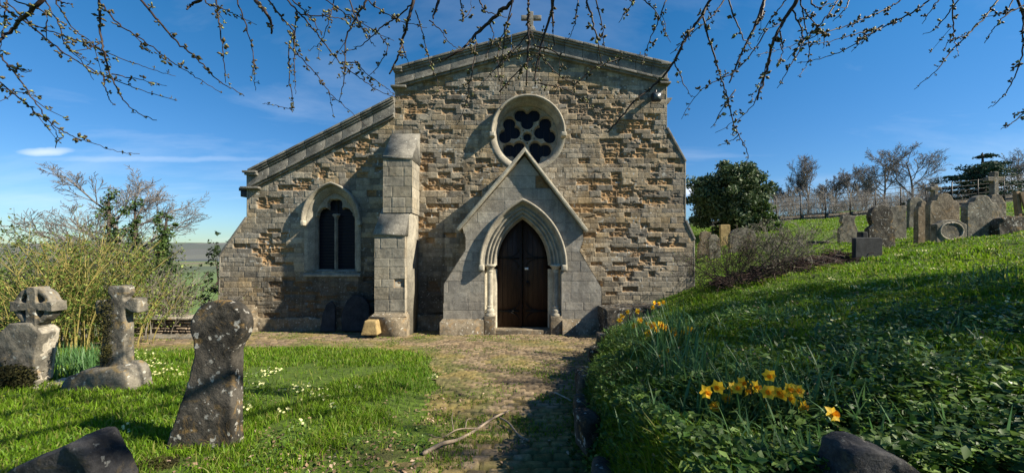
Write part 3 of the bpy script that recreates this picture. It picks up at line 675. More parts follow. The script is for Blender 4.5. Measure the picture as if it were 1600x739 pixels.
# front buttress
but = empty('buttress', (0, 0, 0), church)
bx0, bx1 = -3.33, -2.60; ux0, ux1 = -3.19, -2.485; YU = 9.50
zt = W(0, 208)[1]; z1_ = XZ(0, 245, YU)[1]; z2_ = XZ(0, 329, YU)[1]; z3_ = XZ(0, 364.5, YB)[1]; zpl = XZ(0, 491, YB)[1]
def col_ash(base, dark, streak=.3, seed=0, warm=(.36, .30, .2)):
    base = np.array(base); dark = np.array(dark); warm = np.array(warm)
    def f(U, V, r1, r2, r3, E, J):
        t = sst(.42, .62, fbm(U * 1.6, V * 1.6, 60 + seed))[..., None]; c = base * (1 - t * .6) + dark * t * .6
        w_ = (r2[..., None] > .7) * .35; c = c * (1 - w_) + warm * w_
        c = c * (.82 + .32 * r1[..., None]); c = c * (1 - .35 * J[..., None])
        s_ = sst(.5, .75, fbm(U * 6, V * .8, 61 + seed)) * streak; c = c * (1 - s_[..., None])
        e = E[..., None]; return c * (1 - e) + np.array([.27, .165, .08]) * e
    return f
ca = col_ash((.36, .325, .255), (.22, .205, .17), .3, 3)
ea = lambda u, v: .05 + 0 * u
kw = dict(ch=(.2, .3), bw=(.28, .42), prot=.003, jw=.010, jd=.008, ero=ea, colf=ca, mat_=M['ashlar'], parent=but, warp=.002, rough=.003)
allk = lambda U, V: np.ones(U.shape, bool)
def wrap(name, x0, x1, yf, z0, z1, seed, **k2):
    """front and right and left faces of one stage"""
    kk = dict(kw); kk.update(k2)
    masonry(name, x0, x1, z0, z1, .015, allk, lambda u, v, h: np.stack([u, yf - h, v], -1), seed, **kk)
    masonry(name, yf, YW + .1, z0, z1, .015, allk, lambda u, v, h: np.stack([x1 + h, u, v], -1), seed, **kk)
    masonry(name, yf, YW + .1, z0, z1, .02, allk, lambda u, v, h: np.stack([x0 - h, u, v], -1), seed, **kk)
wrap('upper_stage', ux0, ux1, YU, z2_ - .05, z1_ + .02, 11); wrap('lower_stage', bx0, bx1, YB, -.2, z3_ + .02, 12)
mb = MB(); mb.box(ux0 + .03, ux1 - .03, YU + .03, YW + .1, 0, z1_); mb.box(bx0 + .03, bx1 - .03, YB + .03, YW + .11, -.2, z3_); recalc(mb.build('core', M['dressed'], but))
def weather(x0, x1, yf, zb, yb, zt_, xt0=None, xt1=None, lip=.035):
    """sloping cap from the wall down to the front with a drip edge"""
    xt0 = x0 if xt0 is None else xt0; xt1 = x1 if xt1 is None else xt1
    V = [(x0 - lip, yf - lip, zb - .06), (x1 + lip, yf - lip, zb - .06), (x1 + lip, yf - lip, zb), (x0 - lip, yf - lip, zb), (xt0 - lip, yb, zt_ - .1), (xt1 + lip, yb, zt_ - .1), (xt1 + lip, yb, zt_), (xt0 - lip, yb, zt_), (x0 - lip, yb, zb - .06), (x1 + lip, yb, zb - .06)]
    Q = [(0, 1, 2, 3), (3, 2, 6, 7), (0, 8, 9, 1)]
    m2 = MB().add(V, Q + [(0, 3, 7, 8), (1, 9, 6, 2)], None)
    return recalc(m2.build('weathering', M['coping'], but))
weather(ux0, ux1, YU, z1_, YW + .02, zt, lip=.02); weather(bx0, bx1, YB, z3_, YU + .1, z2_ + .10, ux0 - .02, ux1 - .08, lip=.025)
mb = MB(); pz = zpl; g_ = -.2
mb.box(bx0 - .10, bx1 + .06, YB - .09, YW + .1, g_, pz - .05)
mb.add([(bx0 - .10, YB - .09, pz - .05), (bx1 + .06, YB - .09, pz - .05), (bx1 + .06, YW, pz - .05), (bx0 - .10, YW, pz - .05), (bx0, YB, pz + .03), (bx1, YB, pz + .03), (bx1, YW, pz + .03), (bx0, YW, pz + .03)], [(0, 1, 5, 4), (1, 2, 6, 5), (3, 0, 4, 7), (4, 5, 6, 7)])
recalc(mb.build('plinth', M['grave_brown'], but), .01)

# rough footing of the aisle
def stone_obj(name, mbx, mt, parent=None, voxel=.03, disp=.02, ns=.25, bev=.0, seed=1):
    """weathered solid: voxel remesh and noise displacement, applied"""
    o = mbx.build(name, mt); recalc(o, bev)
    rm = o.modifiers.new('r', 'REMESH'); rm.mode = 'VOXEL'; rm.voxel_size = voxel; rm.use_smooth_shade = True
    dg = bpy.context.evaluated_depsgraph_get(); me = bpy.data.meshes.new_from_object(o.evaluated_get(dg)); o.modifiers.clear(); old = o.data; o.data = me; bpy.data.meshes.remove(old); me.name = name
    n = len(me.vertices); co = np.zeros(n * 3, np.float32); me.vertices.foreach_get('co', co); co = co.reshape(-1, 3)
    disp *= .55; ns *= .8
    no = np.zeros(n * 3, np.float32); me.vertices.foreach_get('normal', no); no = no.reshape(-1, 3)
    k = 1 / ns; a = fbm(co[:, 0] * k + co[:, 1] * k * .7, co[:, 2] * k + seed, seed, 5) - .5; b2 = fbm(co[:, 1] * k * 1.3 + 5, co[:, 0] * k + co[:, 2] * k * .6, seed + 4, 4) - .5
    co += no * ((a + b2) * disp)[:, None]; me.vertices.foreach_set('co', co.ravel()); me.update()
    if not me.materials: me.materials.append(mt)
    me.polygons.foreach_set('use_smooth', [True] * len(me.polygons))
    if parent:
        o.parent = parent; off = Vector((0, 0, 0)); p = parent
        while p: off += p.location; p = p.parent
        o.location = -off
    return o
mb = MB(); A = W(341, 478); B = W(395, 520); mb.box(A[0] - .05, B[0] + .12, YW - .22, YW + .1, -.3, A[1] - .02)
A = W(398, 0)[0]; mb.box(A, W(600, 0)[0], YW - .06, YW + .1, -.3, .34)
mb.box(W(640, 0)[0], W(700, 0)[0], YW - .07, YW + .12, -.3, .42)
stone_obj('footing', mb, M['grave_brown'], church, .03, .12, .18, 0, 3)
mb = MB(); mb.box(W(393, 0)[0], W(408, 0)[0], YW - .55, YW - .1, -.1, .12); stone_obj('footing_stone', mb, M['grave_brown'], church, .025, .05, .2, .02, 6)
# ---------------------------------------------------------------- doorway
por = empty('gabled_doorway', (0, 0, 0), church)
Q_ = lambda px, py: XZ(px, py, YP)
dcx = Q_(817, 0)[0]; da = 41 * YP / F; dzs = Q_(0, 415)[1]; dh = 73.5 * YP / F; DR = (da ** 2 + dh ** 2) / (2 * da)
dz0 = XZ(0, 512, YP + .3)[1]
pout = [Q_(690, 545), Q_(692, 500), Q_(693.5, 443), Q_(727, 390), Q_(727, 372), Q_(722, 356), Q_(819.5, 243), Q_(911, 359), Q_(912, 375), Q_(906, 392), Q_(940, 449), Q_(940, 505), Q_(943, 545)]
def keep_p(U, V):
    k = inpoly(U, V, pout); sp = np.where(V > dzs, .36, .30)
    return k & ~arch_in(U, V, dcx, da, dzs, DR, sp, -9)
masonry('face', Q_(688, 0)[0], Q_(945, 0)[0], -.2, Q_(0, 240)[1], .015, keep_p, lambda u, v, h: np.stack([u, YP - h, v], -1), 21, ch=(.2, .32), bw=(.35, .7), prot=.0015, jw=.007, jd=.004, ero=lambda u, v: .03 + 0 * u,
        colf=col_ash((.37, .345, .29), (.23, .215, .19), .2, 9, (.33, .29, .23)), mat_=M['ashlar'], parent=por, warp=.001, rough=.003)
# sides, from the front outline back to the wall
V = []; Qs = []
for i, p in enumerate(pout): V += [(p[0], YP - .001, p[1]), (p[0], YW + .1, p[1])]
for i in range(len(pout) - 1): Qs.append((2 * i, 2 * i + 1, 2 * i + 3, 2 * i + 2))
mk('side', V, [np.array(Qs)], M['dressed'], por)
# gable coping
mb = MB()
for (a, b_) in ((Q_(713.5, 358), Q_(819.8, 233)), (Q_(819.8, 233), Q_(918, 360))):
    dx, dz = b_[0] - a[0], b_[1] - a[1]; l = math.hypot(dx, dz); nx, nz = dz / l, -dx / l
    if nz > 0: nx, nz = -nx, -nz
    t = .085
    q2 = [a, b_, (b_[0] + (0 if b_ == Q_(819.8, 233) else nx * t), b_[1] + nz * t - (.05 if b_ == Q_(819.8, 233) else 0)), (a[0] + (0 if a == Q_(819.8, 233) else nx * t), a[1] + nz * t - (.05 if a == Q_(819.8, 233) else 0))]
    mb.prism(q2, YP - .15, YW + .05)
o = mb.build('coping', M['pale'], por); recalc(o, .012)
# arch orders
prof = [(.435, YP + .01), (.44, YP - .09), (.41, YP - .12), (.37, YP - .10), (.355, YP - .02), (.35, YP + .02), (.31, YP + .02), (.295, YP + .05), (.27, YP + .055), (.25, YP + .02), (.225, YP + .025), (.21, YP + .09), (.185, YP + .10),
        (.165, YP + .065), (.14, YP + .07), (.125, YP + .14), (.10, YP + .155), (.08, YP + .12), (.055, YP + .13), (.04, YP + .20), (.0, YP + .24), (0, YP + .36)]
arch_sweep('arch_moulding', dcx, da, dzs, DR, prof, None, M['dressed'], por, 26)
# jambs and what stands in them
mb = MB()
for s_ in (-1, 1):
    xo = dcx + s_ * (da + .30); xi = dcx + s_ * da
    f = [(xo, YP - .002), (xo, YP + .26), (xi + s_ * .06, YP + .26), (xi, YP + .30), (xi, YP + .42)]
    V = [(x, y, z) for (x, y) in f for z in (-.2, dzs - .1)]
    mb.add(V, [(2 * i, 2 * i + 1, 2 * i + 3, 2 * i + 2) for i in range(4)])
mb.each('jamb', M['pale'], por)
def zq(py): return Q_(0, py)[1]
for s_ in (-1, 1):
    cx = dcx + s_ * (da + .175); cy = YP + .12; col_ = empty('colonnette', (0, 0, 0), por)
    MB().lathe([(.072, zq(487)), (.070, zq(424))], cx, cy, 20).build('shaft', M['pale'] if s_ < 0 else M['dressed'], col_, True)
    MB().lathe([(.075, zq(426)), (.088, zq(424.5)), (.078, zq(423.5)), (.082, zq(421)), (.12, zq(418)), (.13, zq(417)), (.145, zq(416.5)), (.15, zq(414.5)), (.135, zq(413)), (.0, zq(413))], cx, cy, 20).build('capital', M['pale'], col_, True)
    MB().lathe([(.072, zq(482)), (.09, zq(480.5)), (.082, zq(478.5)), (.078, zq(483)), (.10, zq(484)), (.12, zq(487)), (.10, zq(489)), (.135, zq(490.5)), (.14, zq(493)), (.14, zq(494))], cx, cy, 20).build('base', M['pale'], col_, True)
    m2 = MB(); m2.box(cx - .145, cx + .145, YP - .03, YP + .27, -.1, zq(494)); recalc(m2.build('pedestal', M['grave_brown'], col_), .02)
    m2 = MB(); m2.box(dcx + s_ * (da + .37) - .07, dcx + s_ * (da + .37) + .07, YP - .13, YP, zq(423), zq(413.5)); recalc(m2.build('label_stop', M['pale'], col_), .03)
# plinths either side
for (xa_, xb_) in ((688, 756), (878, 944)):
    mb = MB(); a = Q_(xa_, 0)[0]; b_ = Q_(xb_, 0)[0]; zt_ = zq(500); mb.box(a, b_, YP - .10, YW, -.3, zt_ - .04)
    mb.add([(a, YP - .1, zt_ - .04), (b_, YP - .1, zt_ - .04), (b_, YP + .002, zt_ + .03), (a + (.05 if xa_ < 700 else 0), YP + .002, zt_ + .03), (a, YW, zt_ - .04), (a + .05, YW, zt_ + .03)], [(0, 1, 2, 3), (0, 3, 5, 4)])
    recalc(mb.build('plinth', M['grave_brown'], por), .008)
# step
mb = MB(); mb.box(dcx - da - .05, dcx + da + .05, YP + .02, YP + .5, -.05, dz0); recalc(mb.build('step', M['grave_brown'], por), .015)
# door leaves
door = empty('door', (0, 0, 0), church); YD = YP + .34
cz = DR - da
def leaf_pts(s_):
    pts = [(dcx + s_ * .008, dz0 + .01), (dcx + s_ * (da + .02), dz0 + .01)]
    ta = math.acos(cz / DR); pts += [(dcx + s_ * (-cz + (DR + .02) * math.cos(t)), dzs + (DR + .02) * math.sin(t)) for t in np.linspace(0, ta - .008, 14)]
    return pts
for s_ in (-1, 1):
    yy = YD + (.0 if s_ < 0 else .035)
    lf = MB().prism(leaf_pts(s_), yy, yy + .06).build('leaf', M['oak'], door); recalc(lf)
    m2 = MB()      # cover strips over the plank joints
    for k in range(1, 5):
        x = dcx + s_ * k * da / 5; h_ = math.sqrt(max(0, DR ** 2 - (abs(x - dcx) + cz) ** 2)); m2.box(x - .006, x + .006, yy - .008, yy, dz0 + .03, dzs + h_ - .03)
    recalc(m2.build('cover_strip', M['oak'], lf))
    for zc in (dz0 + .42, dzs + .18):
        m2 = MB(); m2.box(min(dcx + s_ * .08, dcx + s_ * da), max(dcx + s_ * .08, dcx + s_ * da), yy - .020, yy - .009, zc - .022, zc + .022)
        for sg in (-1, 1):
            t = np.linspace(0, 1, 9); cxp = dcx + s_ * (da * .62)
            m2.tube(np.stack([cxp - s_ * .32 * np.sin(t * 1.7), np.full(9, yy - .015), zc + sg * (.02 + .24 * (1 - np.cos(t * 1.9)) * .75)], -1), np.linspace(.014, .008, 9), 5)
        m2.build('hinge', M['iron'], lf)
m2 = MB(); t = np.linspace(0, 2 * math.pi, 18); hx_ = dcx + .13; hz_ = XZ(0, 442, YD)[1]
m2.tube(np.stack([hx_ + .055 * np.cos(t), np.full(18, YD + .01), hz_ - .04 + .055 * np.sin(t)], -1), .009, 6); m2.box(hx_ - .03, hx_ + .03, YD + .018, YD + .034, hz_ - .03, hz_ + .06)
m2.build('handle', M['iron'], door)
A = XZ(820, 418, YD); B = XZ(825.5, 421.5, YD); m2 = MB(); m2.box(A[0], B[0], YD + .025, YD + .0345, B[1], A[1]); m2.build('latch_plate', M['white'], door)
# floodlight on the gable
fl = empty('floodlight', (*P(1028, 150, YW - .12),)); tag(fl, 'small square floodlight fixed under the right end of the gable parapet', 'floodlight')
A = P(1020.5, 144, YW - .3); B = P(1034, 157, YW - .3)
recalc(MB().box(A[0], B[0], YW - .30, YW - .17, B[2], A[2]).build('housing', M['metal'], fl), .01)
MB().box(A[0] + .03, B[0] - .03, YW - .306, YW - .301, B[2] + .03, A[2] - .03).build('lens', M['lamp_glass'], fl)
m2 = MB(); m2.box(A[0] + .05, B[0] - .05, YW - .17, YW + .02, A[2] - .03, A[2] + .02); m2.box((A[0] + B[0]) / 2 - .02, (A[0] + B[0]) / 2 + .02, YW - .2, YW - .15, A[2] - .02, A[2] + .1); m2.build('bracket', M['metal'], fl)

# ---------------------------------------------------------------- stones in the churchyard
def disc_outline(cx, cz, r, a0, a1, n=20): return [(cx + r * math.cos(t), cz + r * math.sin(t)) for t in np.linspace(a0, a1, n)]
def pol(Y, pts): return [XZ(x, y, Y) for x, y in pts]
def prism_nc(poly, y0, y1):
    """extrusion of any simple outline, capped with ngons"""
    bm = bmesh.new(); vs = [bm.verts.new((p[0], y0, p[1])) for p in poly]; f = bm.faces.new(vs)
    r = bmesh.ops.extrude_face_region(bm, geom=[f]); bmesh.ops.translate(bm, verts=[e for e in r['geom'] if isinstance(e, bmesh.types.BMVert)], vec=(0, y1 - y0, 0))
    bmesh.ops.recalc_face_normals(bm, faces=bm.faces); bmesh.ops.triangulate(bm, faces=bm.faces)
    V = np.array([v.co[:] for v in bm.verts]); T = np.array([[v.index for v in f.verts] for f in bm.faces]) if bm.verts.index_update() is None else None
    bm.free(); return V, T
class SB(MB):
    def outline(s, poly, y0, y1):
        V, T = prism_nc(poly, y0, y1); return s.add(V, None, T)
def pivot(o, x, y, z, rx=0, ry=0, rz=0):
    """move the origin to the foot and turn the mesh about it"""
    me = o.data; me.transform(Matrix.Translation((-x, -y, -z))); o.location = (x, y, z); o.rotation_euler = (R(rx), R(ry), R(rz)); return o

# A: disc-headed stone, near left
Y0 = 3.0
pts = [XZ(252, 720, Y0), XZ(261, 690, Y0), XZ(277, 640, Y0), XZ(292, 590, Y0), XZ(299, 556, Y0)]
c_ = XZ(333, 512, Y0); rr = 42 * Y0 / F
pts += disc_outline(*c_, rr, math.pi * 1.15, -math.pi * .24, 30) + [XZ(359, 553, Y0), XZ(360, 600, Y0), XZ(360, 650, Y0), XZ(363, 720, Y0)]
o = stone_obj('gravestone', SB().outline(pts, Y0, Y0 + .14), M['grave_dark'], None, .010, .016, .09, .012, 2)
pivot(o, XZ(315, 0, Y0)[0], Y0, gz(XZ(315, 0, Y0)[0], Y0), -2, 0, 2)
tag(o, 'tall lichen-spotted gravestone with a round disc head, leaning at the front of the left lawn', 'gravestone')
# B: broken cross on a rough block
Y0 = 4.7; gx = empty('cross_gravestone', (*P(172, 600, Y0),))
tag(gx, 'mossy broken stone cross on a rough block, near the yellow-green thicket on the left lawn', 'gravestone')
sh = [(160, 575), (163, 545), (169, 512), (168, 494), (166, 492), (156, 491), (155, 470), (167, 468), (175, 474), (180, 466), (174, 458), (176, 447), (200, 447), (203, 458), (197, 466), (201, 472), (210, 465), (222, 467), (222, 489), (210, 488), (202, 482), (199, 492), (200, 507), (200, 540), (201, 575)]
o = stone_obj('cross', SB().outline([(p[0] - .05, p[1]) for p in pol(Y0, sh)], Y0, Y0 + .13), M['grave_grey'], gx, .011, .02, .10, .006, 5)
sh = [(108, 617), (113, 598), (122, 585), (140, 575), (195, 569), (206, 574), (214, 588), (218, 617)]
stone_obj('base_block', SB().outline(pol(Y0, sh), Y0 - .12, Y0 + .22), M['grave_grey'], gx, .022, .07, .2, .03, 8)
# ring pieces between the arms
mb = MB(); cc = P(182, 478, Y0 + .08)
for a0 in (.35, 3.5):
    t = np.linspace(a0, a0 + 1.0, 8); mb.tube(np.stack([cc[0] + .17 * np.cos(t), np.full(8, cc[1]), cc[2] + .17 * np.sin(t)], -1), .035, 8)
mb.build('ring', M['grave_grey'], gx, True)
mb = MB(); rs = np.random.RandomState(4)
def leafcloud(cen, size, n, rs, up=.3):
    """n small diamond leaves at given centres"""
    cen = np.asarray(cen); n = len(cen); d = rs.normal(size=(n, 3)); d /= np.linalg.norm(d, axis=1, keepdims=True); e = rs.normal(size=(n, 3)); e[:, 2] += up
    e = np.cross(d, e); e /= np.linalg.norm(e, axis=1, keepdims=True); s = size * rs.uniform(.6, 1.3, (n, 1))
    V = np.stack([cen - d * s, cen + e * s * .5, cen + d * s, cen - e * s * .5], 1).reshape(-1, 3)
    return V, np.arange(n * 4).reshape(-1, 4)
def blobcloud(cx, cy, cz, r, n, rs, sq=(1, 1, 1)):
    d = rs.normal(size=(n, 3)); d /= np.linalg.norm(d, axis=1, keepdims=True); rad = r * rs.uniform(0, 1.0, (n, 1)) ** .4 * np.where(rs.rand(n, 1) < .15, 1.35, 1)
    return np.array([cx, cy, cz]) + d * rad * np.array(sq)
cen = np.vstack([blobcloud(*P(166, y, Y0 - .01), .10, 420, rs, (.95, .5, 1.5)) for y in (480, 500, 520, 545, 560)])
mk('moss', leafcloud(cen, .012, 0, rs)[0], [leafcloud(cen, .012, 0, rs)[1]], M['moss'], gx)
# C: wheel cross on a leaning shaft at the left edge
Y0 = 4.75; gc = empty('wheel_cross_gravestone', (*P(40, 600, Y0),))
tag(gc, 'leaning gravestone topped by a pierced wheel cross, at the far left edge of the lawn', 'gravestone')
sh = [(-40, 612), (-28, 570), (-14, 536), (0, 518), (12, 506), (46, 505), (60, 522), (54, 560), (48, 602), (46, 612)]
stone_obj('slab', SB().outline(pol(Y0, sh), Y0, Y0 + .21), M['grave_grey'], gc, .016, .035, .14, .012, 9)
stone_obj('side_facing', SB().outline(pol(Y0, [(50, 511), (60, 519), (54, 560), (48, 600), (44, 600)]), Y0 + .03, Y0 + .235), M['grave_pale'], gc, .014, .02, .12, .008, 19)  # pale strip painting sunlight onto the right side of the slab
hc = XZ(44, 479, Y0); U_, V_ = np.meshgrid(np.arange(-.32, .32, .012), np.arange(-.30, .30, .012))
m2 = SB()
m2.outline([(hc[0] + x, hc[1] + z) for x, z in ((-.06, -.28), (.06, -.28), (.06, -.05), (.265, -.07), (.265, .06), (.06, .04), (.055, .24), (-.055, .24), (-.06, .04), (-.265, .06), (-.265, -.07), (-.06, -.05))], Y0 + .02, Y0 + .19)
for k in range(4):
    a0 = k * math.pi / 2 + .12; ring_ = disc_outline(*hc, .235, a0, a0 + 1.32, 10) + disc_outline(*hc, .165, a0 + 1.32, a0, 10); m2.outline(ring_, Y0 + .035, Y0 + .175)
stone_obj('wheel_cross', m2, M['grave_grey'], gc, .013, .022, .10, 0, 12)
m2 = SB(); m2.outline(pol(Y0, [(37, 460), (51, 459), (51, 449), (37, 449)]), Y0 + .03, Y0 + .18); stone_obj('finial', m2, M['yellow_stone'], gc, .014, .01, .1, 0, 3)
cen = blobcloud(*P(18, 590, Y0 - .06), .30, 2600, rs, (1, .35, .55)); LV_, LQ_ = leafcloud(cen, .016, 0, rs); mk('moss', LV_, [LQ_], M['moss'], gc)
m2 = MB(); m2.box(P(58, 0, Y0)[0], P(88, 0, Y0)[0], Y0 - .08, Y0 + .3, P(0, 620, Y0)[2], P(0, 601, Y0)[2]); stone_obj('footing', m2, M['grave_pale'], gc, .02, .05, .15, .02, 7)
# D, E: two near stones whose tops show at the bottom corners
Y0 = 1.25
o = stone_obj('gravestone', SB().outline(pol(Y0, [(-60, 1000), (-40, 776), (5, 740), (75, 708), (122, 688), (140, 691), (155, 716), (174, 760), (185, 1000)]), Y0, Y0 + .12), M['near_stone'], None, .007, .035, .09, .010, 4)
pivot(o, *P(90, 0, Y0)[:2], .72, 2, 0, 0); tag(o, 'smooth dark gravestone top slanting up to the right at the bottom left corner', 'gravestone')
o = stone_obj('gravestone', SB().outline(pol(Y0, [(1300, 900), (1308, 762), (1326, 710), (1340, 699), (1368, 702), (1420, 724), (1456, 748), (1488, 900)]), Y0, Y0 + .12), M['near_stone'], None, .007, .035, .09, .010, 14)
pivot(o, *P(1360, 0, Y0)[:2], 1.2, 2, 0, 0); tag(o, 'dark gravestone top sloping down to the right among leaves at the bottom right', 'gravestone')
# small stone at the buttress foot
Y0 = 8.95; mb = MB(); A = XZ(563, 524, Y0); B = XZ(590, 524, Y0); A1 = XZ(568, 502, Y0); B1 = XZ(586, 502, Y0); d_ = .36
mb.add([(A[0], Y0, A[1]), (B[0], Y0, B[1]), (B[0], Y0 + d_, B[1]), (A[0], Y0 + d_, A[1]), (A1[0], Y0 + .05, A1[1]), (B1[0], Y0 + .05, B1[1]), (B1[0], Y0 + d_ - .05, B1[1]), (A1[0], Y0 + d_ - .05, A1[1])], [(0, 1, 5, 4), (1, 2, 6, 5), (2, 3, 7, 6), (3, 0, 4, 7), (4, 5, 6, 7), (3, 2, 1, 0)])
o = stone_obj('stone_block', mb, M['yellow_stone'], None, .016, .012, .15, .015, 3); tag(pivot(o, (A[0] + B[0]) / 2, Y0, A[1]), 'small tapering yellow stone block standing at the foot of the buttress', 'stone block')
# slabs leaning in the shade of the aisle wall
Y0 = 9.95
o = stone_obj('leaning_slab', SB().outline(pol(Y0, [(499, 518), (501, 492), (506, 476), (514, 470), (520, 478), (523, 518)]), Y0, Y0 + .08), M['slate_stone'], None, .016, .015, .15, .01, 5)
tag(pivot(o, *P(511, 0, Y0)[:2], -.02, -9, 0, 0), 'narrow round-topped slab leaning on the aisle wall below the pointed window', 'gravestone')
o = stone_obj('leaning_slab', SB().outline(pol(Y0, [(533, 518), (531, 490), (538, 470), (548, 461), (562, 463), (574, 476), (578, 518)]), Y0, Y0 + .12), M['slate_stone'], None, .02, .03, .2, .02, 15)
tag(pivot(o, *P(555, 0, Y0)[:2], -.02, -9, 0, 0), 'broad dark slab leaning on the aisle wall close beside the buttress', 'gravestone')
# chest tomb right of the doorway and the flat slab beside it
Y0 = 8.9; m2 = MB(); A = XZ(947, 483, Y0); B = XZ(1052, 474, Y0); m2.box(A[0], B[0], Y0, Y0 + .75, .0, A[1])
o = stone_obj('chest_tomb', m2, M['grave_dark'], None, .025, .04, .25, .03, 5); tag(pivot(o, A[0], Y0, .1, 0, -2, 3), 'low dark stone chest tomb half sunk in the bank right of the doorway', 'tomb')
m2 = MB(); q = P(1022, 501, 7.6); m2.box(q[0] - .32, q[0] + .30, 7.3, 7.95, q[2] - .06, q[2] + .03)
o = stone_obj('ledger_slab', m2, M['grave_grey'], None, .018, .02, .2, .02, 5); tag(pivot(o, q[0], 7.6, q[2], 0, -6, 8), 'flat pale stone slab lying in the grass behind the nearer daffodils', 'stone slab')
# low wall left of the church
lw = empty('low_stone_wall', (*P(255, 525, 9.4),)); tag(lw, 'low dry stone wall with flat coping between the thicket and the church', 'wall')
Y0 = 9.35; a = P(207, 0, Y0)[0]; b_ = P(312, 0, Y0)[0]; zt_ = P(0, 496, Y0)[2]
masonry('wall_face', a, b_, -.2, zt_ - .05, .015, allk, lambda u, v, h: np.stack([u, Y0 - h, v], -1), 31, ch=(.06, .10), bw=(.14, .34), prot=.03, jw=.02, jd=.05, ero=None,
        colf=lambda U, V, r1, r2, r3, E, J: (np.array([.33, .26, .19]) * (.55 + .8 * r1[..., None])) * (1 - .7 * J[..., None]), mat_=M['masonry'], parent=lw, warp=.01, rough=.012)
MB().box(a + .02, b_, Y0 + .05, Y0 + .40, -.3, zt_ - .05).build('core', M['grave_brown'], lw)
MB().box(a, a + .05, Y0 + .0, Y0 + .40, -.3, zt_ - .05).build('wall_end', M['grave_brown'], lw)
m2 = MB(); xx = a - .03; rr_ = random.Random(3)
while xx < b_: w_ = rr_.uniform(.3, .5); m2.box(xx, min(xx + w_ - .01, b_ + .03), Y0 - .06, Y0 + .45, zt_ - .05, zt_ + rr_.uniform(-.005, .01)); xx += w_
recalc(m2.build('coping', M['grave_pale'], lw), .012)
m2 = MB(); A = P(212, 524, 8.9); B = P(318, 520, 8.9); m2.box(A[0], B[0], 8.85, 9.25, .0, .145); o = stone_obj('kerb_slab', m2, M['grave_grey'], None, .02, .02, .2, .02, 8)
tag(pivot(o, A[0], 9, .05), 'long flat stone slab on the ground in front of the low wall', 'stone slab')

# churchyard on the slope, right: outlines in photo pixels, each standing at its own distance
def head(px0, px1, pyt, pyb, kind):
    w_ = px1 - px0; c = (px0 + px1) / 2; h_ = pyb - pyt; b = pyb + 6
    if kind == 'disc':
        r = w_ * .44; zc = pyt + r
        return [(px0, b), (px0, pyt + h_ * .58), (c - r * .72, zc + r * .72)] + [(c + r * math.cos(t), zc - r * math.sin(t)) for t in np.linspace(math.pi * 1.18, -math.pi * .18, 16)] + [(c + r * .72, zc + r * .72), (px1, pyt + h_ * .58), (px1, b)]
    if kind == 'ogee':
        return [(px0, b), (px0, pyt + h_ * .25), (px0 + w_ * .06, pyt + h_ * .16), (px0 + w_ * .2, pyt + h_ * .15), (px0 + w_ * .28, pyt + h_ * .05), (c - w_ * .1, pyt), (c + w_ * .1, pyt), (px1 - w_ * .28, pyt + h_ * .05), (px1 - w_ * .2, pyt + h_ * .15), (px1 - w_ * .06, pyt + h_ * .16), (px1, pyt + h_ * .25), (px1, b)]
    if kind == 'round':
        return [(px0, b)] + [(c - w_ / 2 * math.cos(t), pyt + w_ * .35 * (1 - math.sin(t))) for t in np.linspace(0, math.pi, 12)] + [(px1, b)]
    if kind == 'broken':
        return [(px0, b), (px0, pyt + h_ * .5), (px0 + w_ * .2, pyt + h_ * .36), (px0 + w_ * .08, pyt + h_ * .24), (px0 + w_ * .16, pyt + h_ * .04), (px0 + w_ * .5, pyt), (px0 + w_ * .88, pyt + h_ * .05), (px0 + w_ * .8, pyt + h_ * .2), (px0 + w_ * .86, pyt + h_ * .35), (px1, pyt + h_ * .55), (px1, b)]
    if kind == 'scroll':
        return [(px0, b), (px0, pyt + h_ * .2), (px0 + w_ * .12, pyt + h_ * .14), (px0 + w_ * .25, pyt + h_ * .03), (c, pyt), (px1 - w_ * .25, pyt + h_ * .03), (px1 - w_ * .12, pyt + h_ * .14), (px1, pyt + h_ * .2), (px1, b)]
    return [(px0, b), (px0, pyt + 1), (px0 + w_ * .1, pyt), (px1 - w_ * .1, pyt), (px1, pyt + 1), (px1, b)]
